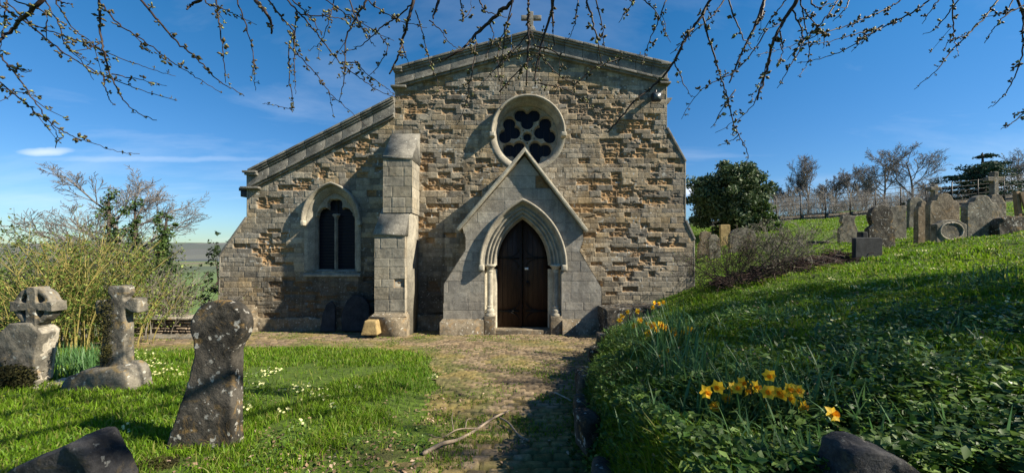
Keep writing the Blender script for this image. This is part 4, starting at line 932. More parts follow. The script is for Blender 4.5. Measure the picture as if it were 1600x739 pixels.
HS = [ # px0, px1, top, bottom, kind, Y, thickness, material, lean-y, yaw, label
 (1312, 1341, 336, 379, 'broken', 14.0, .12, 'grave_grey', 0, 0, 'small pale gravestone with a worn broken disc head, alone on the sunny grass'),
 (1335, 1381, 371, 411, 'square', 8.9, .09, 'slate_stone', 0, 3, 'plain square dark slate headstone in front of the disc-headed one'),
 (1347, 1357, 362, 376, 'square', 9.3, .15, 'slate_stone', 0, 0, 'small dark stone stub just behind the square slate headstone'),
 (1357, 1399, 320, 385, 'disc', 11.0, .14, 'grave_dark', 0, 0, 'dark lichened gravestone with a large round disc head on the slope'),
 (1392, 1417, 322, 371, 'square', 14.0, .12, 'grave_grey', -1, 0, 'grey square-topped gravestone just behind the dark disc-headed stone'),
 (1420, 1441, 308, 355, 'round', 16.5, .12, 'grave_grey', 2, 0, 'narrow round-topped gravestone standing furthest back near the fence'),
 (1434, 1453, 314, 378, 'ogee', 11.7, .14, 'grave_brown', 0, 0, 'narrow gravestone with wavy sides left of the big brown headstone'),
 (1453, 1500, 302, 378, 'ogee', 11.2, .14, 'grave_brown', 0, 0, 'big brown headstone with a shaped top behind the low stone with an oval panel'),
 (1463, 1511, 343, 381, 'scroll', 10.0, .14, 'grave_grey', 0, 0, 'low wide gravestone carved with an oval panel'),
 (1511, 1561, 305, 377, 'ogee', 10.6, .16, 'grave_grey', 0, 0, 'big grey shouldered headstone right of the oval-panelled stone'),
 (1091, 1112, 361, 404, 'broken', 16.0, .14, 'grave_brown', 3, 0, 'rough worn gravestone close to the church corner behind the bare bush'),
 (1126, 1141, 351, 400, 'square', 17.5, .12, 'yellow_stone', 0, 0, 'narrow yellowish gravestone under the big evergreen'),
 (1140, 1182, 356, 404, 'round', 15.5, .14, 'grave_grey', 0, 0, 'broad grey gravestone half hidden by the bare bush'),
 (1109, 1127, 366, 402, 'scroll', 15.0, .14, 'grave_grey', -4, 0, 'small mossy gravestone between the rough worn one and the yellowish one'),
]
for (p0, p1, pt, pb, kind, Y0, th, mt, ry, rz, lab) in HS:
    sb = SB().outline(pol(Y0, head(p0, p1, pt, pb, kind)), Y0, Y0 + th); x = P((p0 + p1) / 2, 0, Y0)[0]; zf = P(0, pb, Y0)[2]; zg = gz(x, Y0)
    sb.V[0][:, 2] = np.where(sb.V[0][:, 2] < zf, np.minimum(sb.V[0][:, 2], zg - .15), sb.V[0][:, 2])
    o = stone_obj('gravestone', sb, M[mt], None, .014 if mt != 'slate_stone' else .02, .016 if mt != 'slate_stone' else .006, .14, .008, int(p0))
    pivot(o, x, Y0, zg, 0, ry, rz); tag(o, lab, 'gravestone')
    if 'oval' in lab and 'carved' in lab:
        t = np.linspace(0, 2 * math.pi, 30); c = P(1487, 361, Y0 - .005)
        ov = MB(); ov.tube(np.stack([c[0] + .30 * np.cos(t), np.full(30, Y0 - .005), c[2] + .22 * np.sin(t)], -1), .02, 6); q = ov.build('oval_panel', M['grave_pale'], None, True)
        q.data.transform(Matrix.Translation((-x, -Y0, -zg))); q.parent = o
def cross_stone(cx, pt, pb, w_, t, Y0, mt, lab, basew, bt):
    g_ = empty('cross_gravestone', (*P(cx, pb, Y0)[:2], gz(P(cx, 0, Y0)[0], Y0))); tag(g_, lab, 'gravestone')
    a_ = pt + (bt - pt) * .33; h2 = t / 2
    o = [(cx - h2, bt + 2), (cx - h2, a_ + h2), (cx - w_ / 2, a_ + h2), (cx - w_ / 2, a_ - h2), (cx - h2, a_ - h2), (cx - h2, pt), (cx + h2, pt), (cx + h2, a_ - h2), (cx + w_ / 2, a_ - h2), (cx + w_ / 2, a_ + h2), (cx + h2, a_ + h2), (cx + h2, bt + 2)]
    stone_obj('cross', SB().outline(pol(Y0, o), Y0 + .02, Y0 + .16), M[mt], g_, .018, .015, .15, .006, 3)
    sb = SB().outline(pol(Y0, head(cx - basew / 2, cx + basew / 2, bt, pb, 'scroll')), Y0, Y0 + .2); stone_obj('base', sb, M[mt], g_, .02, .03, .15, .006, 4)
cross_stone(1464, 289, 372, 18, 6, 12.6, 'grave_grey', 'stone cross showing over the top of the big brown headstone', 16, 306)
cross_stone(1558, 268, 372, 27, 7, 12.2, 'grave_grey', 'tall plain stone cross behind the big grey shouldered headstone', 30, 303)
m2 = SB().outline(pol(10.4, [(1561, 385), (1560, 350), (1566, 341), (1580, 337), (1612, 338), (1640, 345), (1642, 385)]), 10.4, 10.9)
o = stone_obj('boulder_tomb', m2, M['grave_dark'], None, .03, .09, .3, .03, 5); tag(pivot(o, *P(1595, 0, 10.4)[:2], 2.5), 'rough dark boulder-like tomb at the right edge of the picture', 'tomb')
wt = empty('timber_seat', (*P(1600, 335, 11.4),)); tag(wt, 'brown slatted timber seat back at the right edge above the rough tomb', 'bench')
for i, (a, b2) in enumerate((((1588, 299), (1596, 335)), ((1640, 296), (1648, 337)))):
    m2 = SB().outline(pol(11.4, [(a[0], a[1]), (a[0] + 6, a[1]), (b2[0] + 5, b2[1] + 25), (b2[0] - 2, b2[1] + 25)]), 11.4, 11.5); recalc(m2.build('post', M['timber'], wt), .005)
m2 = SB().outline(pol(11.4, [(1591, 301), (1650, 297), (1654, 322), (1598, 327)]), 11.35, 11.39); recalc(m2.build('backrest', M['timber'], wt), .005)
m2 = SB().outline(pol(11.4, [(1592, 334), (1656, 332), (1656, 336), (1593, 338)]), 10.95, 11.34); recalc(m2.build('seat', M['timber'], wt), .005)
mb = MB(); x, y, z = hit(1283, 381); mb.box(x - .35, x + .35, y, y + .3, z - .1, z + .1); o = stone_obj('footstone', mb, M['grave_dark'], None, .025, .03, .2, .03, 3)
tag(pivot(o, x, y, z), 'low dark footstone sunk in the sunny grass left of the slope headstones', 'gravestone')

# iron rail fence along the field
fe = empty('rail_fence', (15, 29, 3.5)); tag(fe, 'long iron rail fence along the field behind the headstones', 'fence')
fx0, fy0, fx1, fy1 = 15.0, 30.0, 60.0, 27.0; n = 26; tp = []
for i in range(n):
    t = i / (n - 1); x = fx0 + (fx1 - fx0) * t; y = fy0 + (fy1 - fy0) * t; z = gz(x, y); tp.append((x, y, z))
    MB().box(x - .03, x + .03, y - .02, y + .02, z - .2, z + 1.9).build('post', M['iron'], fe)
for h_ in (.5, .85, 1.2, 1.5, 1.85):
    MB().tube([(a, b2, c + h_) for a, b2, c in tp], .018, 5).build('rail', M['iron'], fe)
lw2 = empty('field_wall', (15, 30.5, 3.5)); tag(lw2, 'dark low field wall running along the foot of the rail fence', 'wall')
V = []; Qf = []
for i, (x, y, z) in enumerate(tp): V += [(x, y + .3, z - .4), (x, y + .3, z + .42 + .05 * (i % 2)), (x, y + .65, z + .42 + .05 * (i % 2)), (x, y + .65, z - .4)]
for i in range(n - 1):
    a = 4 * i
    for k in range(3): Qf.append((a + k, a + k + 1, a + k + 5, a + k + 4))
mk('masonry', V, [np.array(Qf)], M['grave_dark'], lw2)
# ---------------------------------------------------------------- trees and shrubs
def grow(rs, p, d, length, rad, lv, par, out, ends):
    """one limb and what grows from it; out[level] collects polylines with radii"""
    n = max(4, int(par.get('seg', 6))); st = length / n; pts = [np.array(p, float)]; d = np.array(d, float); d /= np.linalg.norm(d)
    for i in range(n):
        d = d + rs.normal(size=3) * par['wob'] + np.array([0, 0, par['up'][lv]]); d /= np.linalg.norm(d); pts.append(pts[-1] + d * st)
    pts = np.array(pts); r = np.linspace(rad, rad * par['taper'], n + 1); r = np.maximum(r, par['rmin']); out.append((lv, pts, r))
    if lv >= par['levels']: ends.append(pts); return
    k = par['kids'][lv]
    for j in range(k):
        t = par['first'][lv] + (1 - par['first'][lv]) * (j + rs.uniform(0, .9)) / k; i = min(n - 1, int(t * n)); f = t * n - i
        q = pts[i] * (1 - f) + pts[i + 1] * f; td = pts[i + 1] - pts[i]; td /= np.linalg.norm(td)
        s = rs.normal(size=3); s -= td * (s @ td); s /= np.linalg.norm(s); a = R(par['ang'][lv]) * rs.uniform(.7, 1.25)
        nd = td * math.cos(a) + s * math.sin(a); grow(rs, q, nd, length * par['len'][lv] * rs.uniform(.7, 1.15) * (1.15 - .45 * t), r[i] * par['rk'][lv], lv + 1, par, out, ends)
def tree_mesh(out, name, mt, parent, lvs, sides=(8, 6, 4, 3, 3, 3)):
    mb = MB()
    for lv, pts, r in out:
        if lv in lvs: mb.tube(pts, r, sides[lv], cap=False)
    if mb.n: return mb.build(name, mt, parent, True)
def bare_tree(name, x, y, h, seed, label, group=None, mt='twig_far', rmin=.02, dense=1.0, spread=38, cat='tree', z=None, levels=4, trunkr=None, lean=(0, 0)):
    rs = np.random.RandomState(seed); z = gz(x, y) if z is None else z; t = empty(name, (x, y, z)); tag(t, label, cat, group)
    par = dict(seg=6, wob=.10, up=[.05, .06, .06, .05, 0, 0], taper=.45, rmin=rmin, levels=levels, kids=[int(9 * dense), int(6 * dense), int(5 * dense), 4, 3], first=[.28, .25, .2, .15, .1], ang=[spread, 42, 42, 40, 40], len=[.55, .55, .55, .55, .5], rk=[.55, .55, .55, .6, .6])
    out = []; ends = []; grow(rs, (x, y, z - .2), (lean[0], lean[1], 1), h * .72, trunkr or h * .022, 0, par, out, ends)
    tree_mesh(out, 'trunk', M['bark'] if mt != 'twig_far' else M[mt], t, (0,)); tree_mesh(out, 'crown', M[mt], t, (1, 2, 3, 4, 5)); return t, out, ends
GW = 'bare winter trees along the skyline'
BT = [(1213, 60, 45, 5.0, 'thin bare tree just right of the big evergreen'), (1235, 60, 44, 6.0, 'second bare tree from the evergreen on the skyline'), (1262, 58, 46, 9.0, 'tall narrow bare tree, the highest left of the gap in the skyline'), (1285, 62, 48, 6.0, 'bare tree right beside the tallest narrow one'),
      (1302, 60, 46, 7.0, 'bare tree with upright twigs in the middle of the skyline row'), (1328, 58, 47, 7.3, 'bushy bare tree midway along the fence'), (1345, 62, 50, 6.5, 'bare tree immediately left of the wide spreading pair'),
      (1383, 52, 44, 8.6, 'wide-spreading bare tree, left one of the spreading pair'), (1424, 52, 44, 8.9, 'wide-spreading bare tree, right one of the spreading pair'), (1460, 66, 50, 6.5, 'bare tree behind the big brown headstone'), (1590, 60, 52, 9.0, 'hazy bare tree at the right edge behind the cedar')]
for i, (px, Yd, _, h_, lab) in enumerate(BT):
    x = P(px, 0, Yd)[0]; sp = 56 if 'spreading' in lab and 'left of' not in lab else (26 if 'narrow one' not in lab and 'tall' in lab else 36)
    bare_tree('bare_tree', x, Yd, h_ * (1.12 if sp > 50 else 1.05), 70 + i, lab, GW, rmin=.014, dense=1.35, spread=sp, levels=4, trunkr=h_ * .017)
rs = np.random.RandomState(8)     # low leafless scrub that fills between the trunks
mb = MB()
for i in range(1500):
    px = rs.uniform(1195, 1640); Yd = rs.uniform(46, 66); x = P(px, 0, Yd)[0]; z = gz(x, Yd); h_ = rs.uniform(.8, 3.6) * (.45 + 1.0 * float(vn(np.array([px * .03]), np.array([Yd * .2]), 5)[0])); d = rs.normal(size=2) * .35
    p = np.array([(x, Yd, z), (x + d[0] * .5, Yd + d[1], z + h_ * .5), (x + d[0] * 1.6, Yd + d[1], z + h_)]); mb.tube(p, (.022, .016, .010), 3, False)
    for k in range(7):
        s = p[1] + (p[2] - p[1]) * rs.rand() * .8; e = s + np.array([rs.normal() * .7, 0, rs.uniform(.3, 1)]); mb.tube(np.array([s, e]), (.012, .008), 3, False)
tag(mb.build('bare_scrub', M['twig_far']), 'bare brown scrub filling the wood edge behind the fence', 'undergrowth', kind='stuff')

def foliage(name, centres, leaf, n_each, mt, parent, rs, sq=(1, 1, .8)):
    cen = np.vstack([blobcloud(x, y, z, r, int(n_each * r * r), rs, sq) for x, y, z, r in centres]); V, Q = leafcloud(cen, leaf, 0, rs); return mk(name, V, [Q], M[mt], parent)
def lobes(rs, cx, cy, cz, rx, ry, rz, n, r0, r1):
    L_ = []
    for i in range(n):
        d = rs.normal(size=3); d /= np.linalg.norm(d); f = rs.uniform(.4, 1.12) ** .7; r = rs.uniform(r0, r1) * (1.1 if f < .9 else .75); L_.append((cx + d[0] * (rx - r * .6) * f, cy + d[1] * (ry - r * .6) * f, cz + d[2] * (rz - r * .6) * f, r))
    return L_
def evergreen(name, px, Yd, pt, pb, wpx, lab, mt, leaf, dens, seed, n=60, cat='tree', group=None):
    rs = np.random.RandomState(seed); x, _, _ = P(px, 0, Yd); zt_ = P(0, pt, Yd)[2]; zb = min(P(0, pb, Yd)[2], gz(x, Yd) + .6); t = empty(name, (x, Yd, gz(x, Yd))); tag(t, lab, cat, group)
    rx = wpx / 2 * Yd / F; rz = (zt_ - zb) / 2; cz = (zt_ + zb) / 2
    L_ = lobes(rs, x, Yd, cz, rx, rx, rz, n, rx * .12, rx * .30); foliage('crown', L_, leaf, dens, mt, t, rs)
    mb = MB(); mb.tube([(x, Yd, gz(x, Yd) - .2), (x + .1, Yd, cz - .3 * rz), (x, Yd + .1, cz + .5 * rz)], (rx * .09, rx * .07, rx * .03), 8)
    for l in L_[::3]: mb.tube([(x, Yd, cz - .4 * rz), ((x + l[0]) / 2, (Yd + l[1]) / 2, (cz - .3 * rz + l[2]) / 2 + .1), l[:3]], (rx * .035, rx * .02, .01), 4, False)
    mb.build('trunk', M['bark'], t, True); return t
evergreen('holly_tree', 1136, 21, 252, 372, 130, 'big round glossy evergreen tree right of the church', 'holly', .085, 1500, 3, 120)
evergreen('holly_tree', 1192, 19.5, 314, 380, 52, 'smaller olive evergreen bush at the right foot of the big round tree', 'ivy', .09, 900, 5, 40)
evergreen('yew_bush', 341, 15, 362, 480, 50, 'dark narrow evergreen against the left corner of the church', 'yew', .06, 1500, 7, 40)
evergreen('yew_bush', 262, 13, 402, 500, 120, 'dark low bush behind the low stone wall', 'yew', .05, 900, 8, 34)
evergreen('shrub', 1396, 49, 315, 350, 52, 'dark rounded evergreen among the bare trees behind the fence', 'yew', .2, 260, 9, 16)
# cedar: flat layered plates
rs = np.random.RandomState(12); Yd = 45; x = P(1535, 0, Yd)[0]; g0 = gz(x, Yd); ct = empty('cedar_tree', (x, Yd, g0)); tag(ct, 'dark cedar with flat layered branches and a small top tuft', 'tree')
top = P(0, 236, Yd)[2]; mb = MB(); mb.tube([(x, Yd, g0 - .3), (x + .1, Yd, g0 + 3), (x, Yd, top - .2)], (.32, .25, .05), 7)
cen = []
for (py, hw, cxp) in ((240, 15, 1536), (256, 20, 1538), (263, 28, 1537), (269, 36, 1533), (277, 47, 1534), (287, 44, 1538), (296, 38, 1530), (305, 44, 1534), (316, 40, 1538)):
    for k in range(11 if hw > 20 else 4):
        a = rs.uniform(0, 2 * math.pi); f = rs.uniform(.35, 1); cx_ = P(cxp, 0, Yd)[0] + math.cos(a) * f * hw * Yd / F; cy_ = Yd + math.sin(a) * f * hw * Yd / F; cz_ = P(0, py, Yd)[2] + rs.normal() * .12 - f * .1
        r = (.35 + .5 * rs.rand()) * (1 if hw > 20 else .7); cen.append(blobcloud(cx_, cy_, cz_ + rs.normal() * .12, r * 1.25, 150, rs, (1.3, 1.1, .36))); mb.tube([(x, Yd, cz_ - .35), ((x + cx_) / 2, (Yd + cy_) / 2, cz_ - .1), (cx_, cy_, cz_)], (.08, .06, .03), 4, False)
mb.build('trunk', M['bark'], ct, True); V, Q = leafcloud(np.vstack(cen), .13, 0, rs); mk('crown', V, [Q], M['cedar'], ct)

# left: yellow-green thicket of arching stems
def thicket(name, px, Yd, wpx, pt, n, seed, lab, stem, leafm, leafsize, lpn, spread=.5, cat='shrub', rr=(.008, .02), kids=5):
    rs = np.random.RandomState(seed); x0 = P(px, 0, Yd)[0]; w_ = wpx / 2 * Yd / F; z0 = gz(x0, Yd); t = empty(name, (x0, Yd, z0)); tag(t, lab, cat); H_ = P(0, pt, Yd)[2] - z0
    mb = MB(); cen = []
    for i in range(n):
        bx = x0 + rs.normal() * w_ * .45; by = Yd + rs.normal() * w_ * .3; h_ = H_ * rs.uniform(.55, 1.0) * (1 - .3 * min(1, abs(bx - x0) / w_) ** 2); dx = (bx - x0) / w_ * spread + rs.normal() * .25; dy = rs.normal() * .3
        s = np.linspace(0, 1, 8)[:, None]; pts = np.array([bx, by, gz(bx, by) - .1]) + s * np.array([0, 0, h_]) + s ** 2 * np.array([dx * h_ * .7, dy * h_ * .6, -.08 * h_]) + rs.normal(size=(8, 3)) * .03 * s
        r0 = rs.uniform(*rr); mb.tube(pts, np.linspace(r0, .004, 8), 4, False)
        for k in range(kids):
            j = rs.randint(2, 7); q = pts[j]; d = rs.normal(size=3) * .35 + np.array([dx * .5, dy * .5, .5]); l = h_ * rs.uniform(.12, .32); tw = np.array([q, q + d * l * .5, q + d * l + np.array([0, 0, .03])]); mb.tube(tw, (.006, .004, .003), 3, False)
            for m_ in range(lpn): cen.append(tw[0] + (tw[2] - tw[0]) * rs.rand() + rs.normal(size=3) * .05)
        for m_ in range(lpn): cen.append(pts[rs.randint(3, 8)] + rs.normal(size=3) * .10)
    mb.build('stems', M[stem], t, True)
    if lpn: V, Q = leafcloud(np.array(cen), leafsize, 0, rs); mk('leaves', V, [Q], M[leafm], t)
    return t
thicket('thicket', 120, 7.9, 190, 340, 120, 21, 'yellow-green thicket with olive stems behind the left gravestones', 'willow', 'spring', .026, 9, .7, kids=10)
thicket('thicket', 10, 8.6, 240, 348, 120, 22, 'duller green thicket at the far left edge', 'twig_grey', 'spring_dull', .030, 10, .6, kids=9)
thicket('thicket', 235, 9.8, 150, 395, 110, 24, 'pale straggly bush between the thicket and the low wall', 'twig_grey', 'spring', .026, 4, .8, kids=6)
thicket('thicket', 60, 12, 330, 335, 140, 26, 'mixed scrub rising behind the yellow-green thicket', 'twig_grey', 'spring_dull', .045, 15, .5, kids=6)
# ivy-clad tree with a bare twiggy crown
ti, out, ends = bare_tree('ivy_clad_tree', P(200, 0, 13.5)[0], 13.5, 6.6, 31, 'bare-topped tree with ivy-clad stems rising behind the thicket', mt='twig_far', rmin=.0065, dense=1.5, spread=58, levels=4, trunkr=.11)
rs = np.random.RandomState(33); cen = []
for (px, pt, pb) in ((170, 302, 430), (211, 312, 420), (262, 336, 400)):
    x_t = P(px, 0, 13.2)[0]; lean_ = .25 if px > 250 else 0
    zt_ = P(0, pt, 13.2)[2]; zb = P(0, pb + 60, 13.2)[2]; MB().tube([(x_t - lean_ * 2, 13.2, zb - 1.2), (x_t - lean_, 13.2, (zb + zt_) / 2), (x_t, 13.2, zt_)], (.09, .07, .02), 6).build('ivy_stem', M['bark'], ti, True)
    for f in np.linspace(0, 1, 26):
        z = zb + (zt_ - zb) * f; cen.append(blobcloud(x_t - lean_ * 2 * (1 - f) + rs.normal() * .09, 13.2 + rs.normal() * .1, z, .06 + .30 * (1 - f) ** 1.1 + rs.uniform(-.05, .14), int(60 + 150 * (1 - f)), rs, (1, 1, .8)))
V, Q = leafcloud(np.vstack(cen), .05, 0, rs); mk('ivy', V, [Q], M['ivy'], ti)
# bare rose-like bush on the bed and the trimmings below it
bx_, by_, bz_ = hit(1215, 428)
def bush(px, py, Hm, wm_, n, seed, lab):
    rs = np.random.RandomState(seed); x0, y0, z0 = hit(px, py); t = empty('bare_bush', (x0, y0, z0)); tag(t, lab, 'shrub'); out = []; ends = []
    par = dict(seg=5, wob=.16, up=[.02, .02, .0, 0], taper=.5, rmin=.0035, levels=3, kids=[6, 4, 3], first=[.25, .2, .2], ang=[38, 45, 45], len=[.5, .55, .6], rk=[.6, .6, .7])
    for i in range(n):
        a = rs.uniform(0, 2 * math.pi); f = rs.uniform(0, 1); grow(rs, (x0 + math.cos(a) * .12, y0 + math.sin(a) * .12, z0 - .05), (math.cos(a) * f * wm_, math.sin(a) * f * wm_, 1), Hm * rs.uniform(.6, 1), .010, 0, par, out, ends)
    tree_mesh(out, 'stems', M['twig_grey'] if seed % 2 else M['bark'], t, (0, 1, 2, 3), (5, 4, 3, 3)); cen = np.vstack([e[-1:] for e in ends]); V, Q = leafcloud(cen, .018, 0, rs); mk('leaves', V, [Q], M['spring_dull'], t)
bush(1216, 424, 1.25, 1.3, 24, 41, 'bare spreading bush of thin brown stems on the trimmings heap'); bush(1150, 446, 1.25, 1.1, 18, 42, 'bare twiggy bush close to the church corner')
rs = np.random.RandomState(44); mb = MB()
for i in range(1900):
    t = rs.rand(); px = 1118 + 205 * t + rs.normal() * 5; py = 446 - 40 * t ** .8 + rs.normal() * 3.2; Yh = 8.9 + .4 * t + rs.normal() * .35; x = P(px, 0, Yh)[0]; z = gz(x, Yh) + abs(rs.normal()) * .08
    d = rs.normal(size=3) * np.array([.16, .16, .05]); c = np.array([x, Yh, z]); mb.tube(np.array([c - d, c + rs.normal(size=3) * .03, c + d]), rs.uniform(.004, .010), 3, False)
tag(mb.build('brushwood', M['mulch']), 'heap of dark cut brushwood along the bed below the bare bushes', 'brushwood', kind='stuff')

# trees outside the frame on the sunny side, whose shade dapples the foreground
bare_tree('bare_tree', 10.5, .9, 7.0, 90, 'bare churchyard tree on the bank beyond the right edge', None, 'twig_grey', .010, 1.3, 50, levels=4)
bare_tree('bare_tree', 12.5, 3.4, 7.5, 91, 'slender bare churchyard tree beyond the right edge', None, 'twig_grey', .010, 1.2, 46, levels=4)
def side_tree(x, y, z0, z1, r, lab, seed, dens):
    rs = np.random.RandomState(seed); g0 = gz(x, y); t = empty('holly_tree', (x, y, g0)); tag(t, lab, 'tree'); L_ = lobes(rs, x, y, (z0 + z1) / 2, r, r, (z1 - z0) / 2, 26, r * .22, r * .4); foliage('crown', L_, .06, dens, 'holly', t, rs)
    mb = MB(); mb.tube([(x, y, g0 - .2), (x, y, z1 - .5)], (.16, .05), 8)
    for l in L_: mb.tube([(x, y, z0), ((x + l[0]) / 2, (y + l[1]) / 2, (z0 + l[2]) / 2), l[:3]], (.05, .03, .01), 4, False)
    mb.build('trunk', M['bark'], t, True)
side_tree(8.8, 2.5, 3.8, 6.6, 1.5, 'tall holly on the bank beyond the right edge of the view', 92, 420)
side_tree(9.8, 4.7, 4.2, 6.6, 1.2, 'second tall holly beyond the right edge of the view', 93, 230)
# ---------------------------------------------------------------- cherry over the camera
Z4 = [(0,0,2.8425,'a',[[(0,25),(150,125),(270,225),(400,305),(520,360),(640,405),(780,448)],[(190,0),(120,70),(50,130),(0,190),(-60,260)],[(30,0),(20,100),(0,200),(-20,280)],[(200,0),(250,90),(300,210),(360,270),(415,355)],[(440,0),(445,130),(460,220),(495,330),(530,420),(600,495),(695,535)],[(440,10),(520,100),(620,170),(720,245),(800,300),(880,350),(985,415)],[(625,0),(700,90),(790,190),(880,265),(950,340),(1010,385),(1085,425)],[(960,0),(975,120),(995,250),(1000,370)],[(1055,0),(1090,110),(1125,230),(1130,330),(1135,400)],[(-40,200),(60,320),(140,430),(210,530),(250,590),(250,655)],[(-60,320),(80,430),(160,500),(230,550),(310,600),(420,640),(520,672),(620,685)],[(-40,385),(80,410),(165,427)],[(30,10),(130,100),(280,160),(430,215),(560,270),(680,310),(775,340)],[(250,20),(330,130),(420,200),(500,295)],[(460,340),(470,400),(490,450),(505,468)],[(495,330),(600,350),(740,380)],[(250,0),(290,15),(325,22)],[(890,0),(860,20),(828,42)],[(915,15),(1000,45),(1060,75),(1137,110)],[(60,0),(200,60),(205,180)],[(30,290),(80,310),(120,325)]]),
 (400,0,3.695,'b',[[(0,10),(60,80),(90,130),(90,200)],[(70,0),(130,80),(215,180),(225,290),(330,410),(430,540),(520,620),(645,739)],[(215,180),(190,300),(195,480),(210,620),(100,608),(40,600)],[(235,60),(225,200),(225,400),(230,550)],[(180,0),(260,90),(350,195),(440,310),(500,375),(600,450),(700,520),(830,575)],[(500,358),(570,365),(640,430),(740,500),(830,570)],[(210,0),(320,110),(385,210)],[(250,85),(400,95),(520,110),(640,130)],[(450,0),(440,60),(410,150),(375,240),(310,295)],[(640,0),(570,120),(520,220),(515,350),(505,480),(480,580)],[(540,0),(590,130),(640,200),(690,275)],[(400,0),(500,70),(600,125),(720,200),(800,240)],[(900,30),(800,110),(700,180),(600,270),(480,310)],[(910,0),(880,110),(850,220),(830,310),(770,435)],[(920,60),(960,180),(1000,350),(1050,480),(1060,560)],[(640,0),(720,60),(850,130),(990,160)],[(850,270),(880,380)],[(1055,0),(1020,110)],[(1478,10),(1370,110),(1270,200),(1180,290),(1060,355)],[(1268,200),(1265,320),(1235,480),(1200,630),(1160,720)],[(1000,120),(1070,180),(1110,240),(1185,295)],[(1180,0),(1200,100),(1240,60),(1240,0)],[(1478,80),(1400,280),(1410,500),(1410,640)],[(1478,290),(1380,400),(1250,540)],[(1350,140),(1370,220),(1310,370)],[(1290,0),(1330,70),(1450,100)],[(720,210),(760,280),(690,400),(640,450)]]),
 (780,0,2.843,'c',[[(240,0),(225,80),(180,230),(155,385)],[(130,0),(130,160),(120,385)],[(235,0),(245,200)],[(60,0),(20,200),(10,380)],[(390,0),(420,110),(440,200),(450,280)],[(350,0),(335,110),(305,180)],[(430,0),(460,140),(470,240)],[(560,0),(590,15),(530,100)],[(745,0),(700,110),(650,230),(640,290)],[(940,0),(880,100),(830,170),(780,270),(700,370),(600,450),(545,520),(480,590)],[(1180,0),(1130,130),(1080,230),(1020,370)],[(900,60),(940,200),(980,330),(1010,420),(1040,540),(1075,620),(1105,690),(1090,735)],[(1020,0),(1060,120),(1100,190),(1135,230)],[(1194,130),(1070,300),(900,400),(808,530)],[(780,280),(820,370),(850,430)],[(1194,260),(1160,380),(1100,500),(960,590)],[(1050,400),(1000,470),(940,570)],[(1075,590),(1040,620),(970,650)],[(640,0),(700,60),(760,190)],[(180,240),(260,330),(420,420)],[(140,140),(60,230),(0,300)],[(170,370),(300,400),(430,480),(540,500)],[(150,200),(260,240),(260,370),(240,440)],[(330,380),(430,300),(540,260),(650,240)],[(0,410),(120,280),(190,220)],[(1000,0),(960,60),(880,130),(760,240)]]),
 (1180,0,3.079,'d',[[(45,0),(20,100),(0,130)],[(200,0),(140,100),(90,200),(60,320),(10,480)],[(150,0),(80,90),(10,200)],[(400,0),(330,100),(250,180),(150,290)],[(700,0),(620,50),(500,100),(400,140),(300,170),(150,230),(0,268)],[(840,0),(760,60),(640,120),(560,160),(450,230),(330,280),(205,305)],[(620,130),(500,160),(340,205),(240,215)],[(885,0),(840,60),(800,120)],[(980,0),(900,100),(860,145),(805,165)],[(950,0),(955,150),(968,220),(980,270)],[(1170,0),(1100,90),(1020,170),(950,240),(880,330),(765,430)],[(1330,0),(1200,80),(1140,150),(1105,208)],[(1293,60),(1285,250),(1240,390),(1180,480),(1125,522)],[(1340,510),(1240,590),(1185,622)],[(220,0),(240,130),(262,250),(245,320),(205,372)],[(180,50),(230,190),(160,330),(105,428)],[(220,30),(290,120),(330,190),(325,235)],[(450,0),(430,50),(375,100)],[(120,150),(130,250),(100,320)],[(600,130),(530,190),(460,250)],[(1240,0),(1200,80)],[(270,20),(310,40),(390,10)]])]
THICK = {('b',0),('b',13),('b',17),('b',18),('c',0),('c',1),('c',2),('c',9),('c',10),('d',0),('d',1),('a',1),('a',17)}
MED = {('c',4),('b',1),('b',4),('d',10),('d',5),('a',0),('a',4),('a',6),('c',11),('b',9),('c',25)}
tx, ty = 1.9, -2.6; ch_ = empty('cherry_tree', (tx, ty, gz(tx, ty))); tag(ch_, 'budding cherry tree whose hanging twigs fill the top of the view', 'tree')
rs = np.random.RandomState(77)
zt0 = gz(tx, ty)
MB().tube([(tx, ty, zt0 - .3), (tx - .05, ty + .05, zt0 + 1.3), (tx - .1, ty + .2, zt0 + 2.6), (tx - .2, ty + .4, zt0 + 3.6)], (.26, .21, .18, .15), 12).build('trunk', M['bark'], ch_, True)
fork = np.array([tx - .2, ty + .4, zt0 + 3.6])
limbs = []
for e in ((-4.6, 2.6, 5.6), (-2.6, 3.2, 5.5), (-.9, 3.0, 5.3), (.5, 2.9, 5.2), (1.7, 2.9, 5.3), (3.2, 2.9, 5.5), (5.0, 2.6, 5.8)):
    e = np.array(e); t = np.linspace(0, 1, 10)[:, None]; pts = fork * (1 - t) + e * t + np.array([0, 0, .75]) * (4 * t * (1 - t)); pts[1:-1] += rs.normal(size=(8, 3)) * .05
    limbs.append(pts); MB().tube(pts, np.linspace(.085, .022, 10), 8).build('limb', M['bark'], ch_, True)
LP = np.vstack([l[3:] for l in limbs])
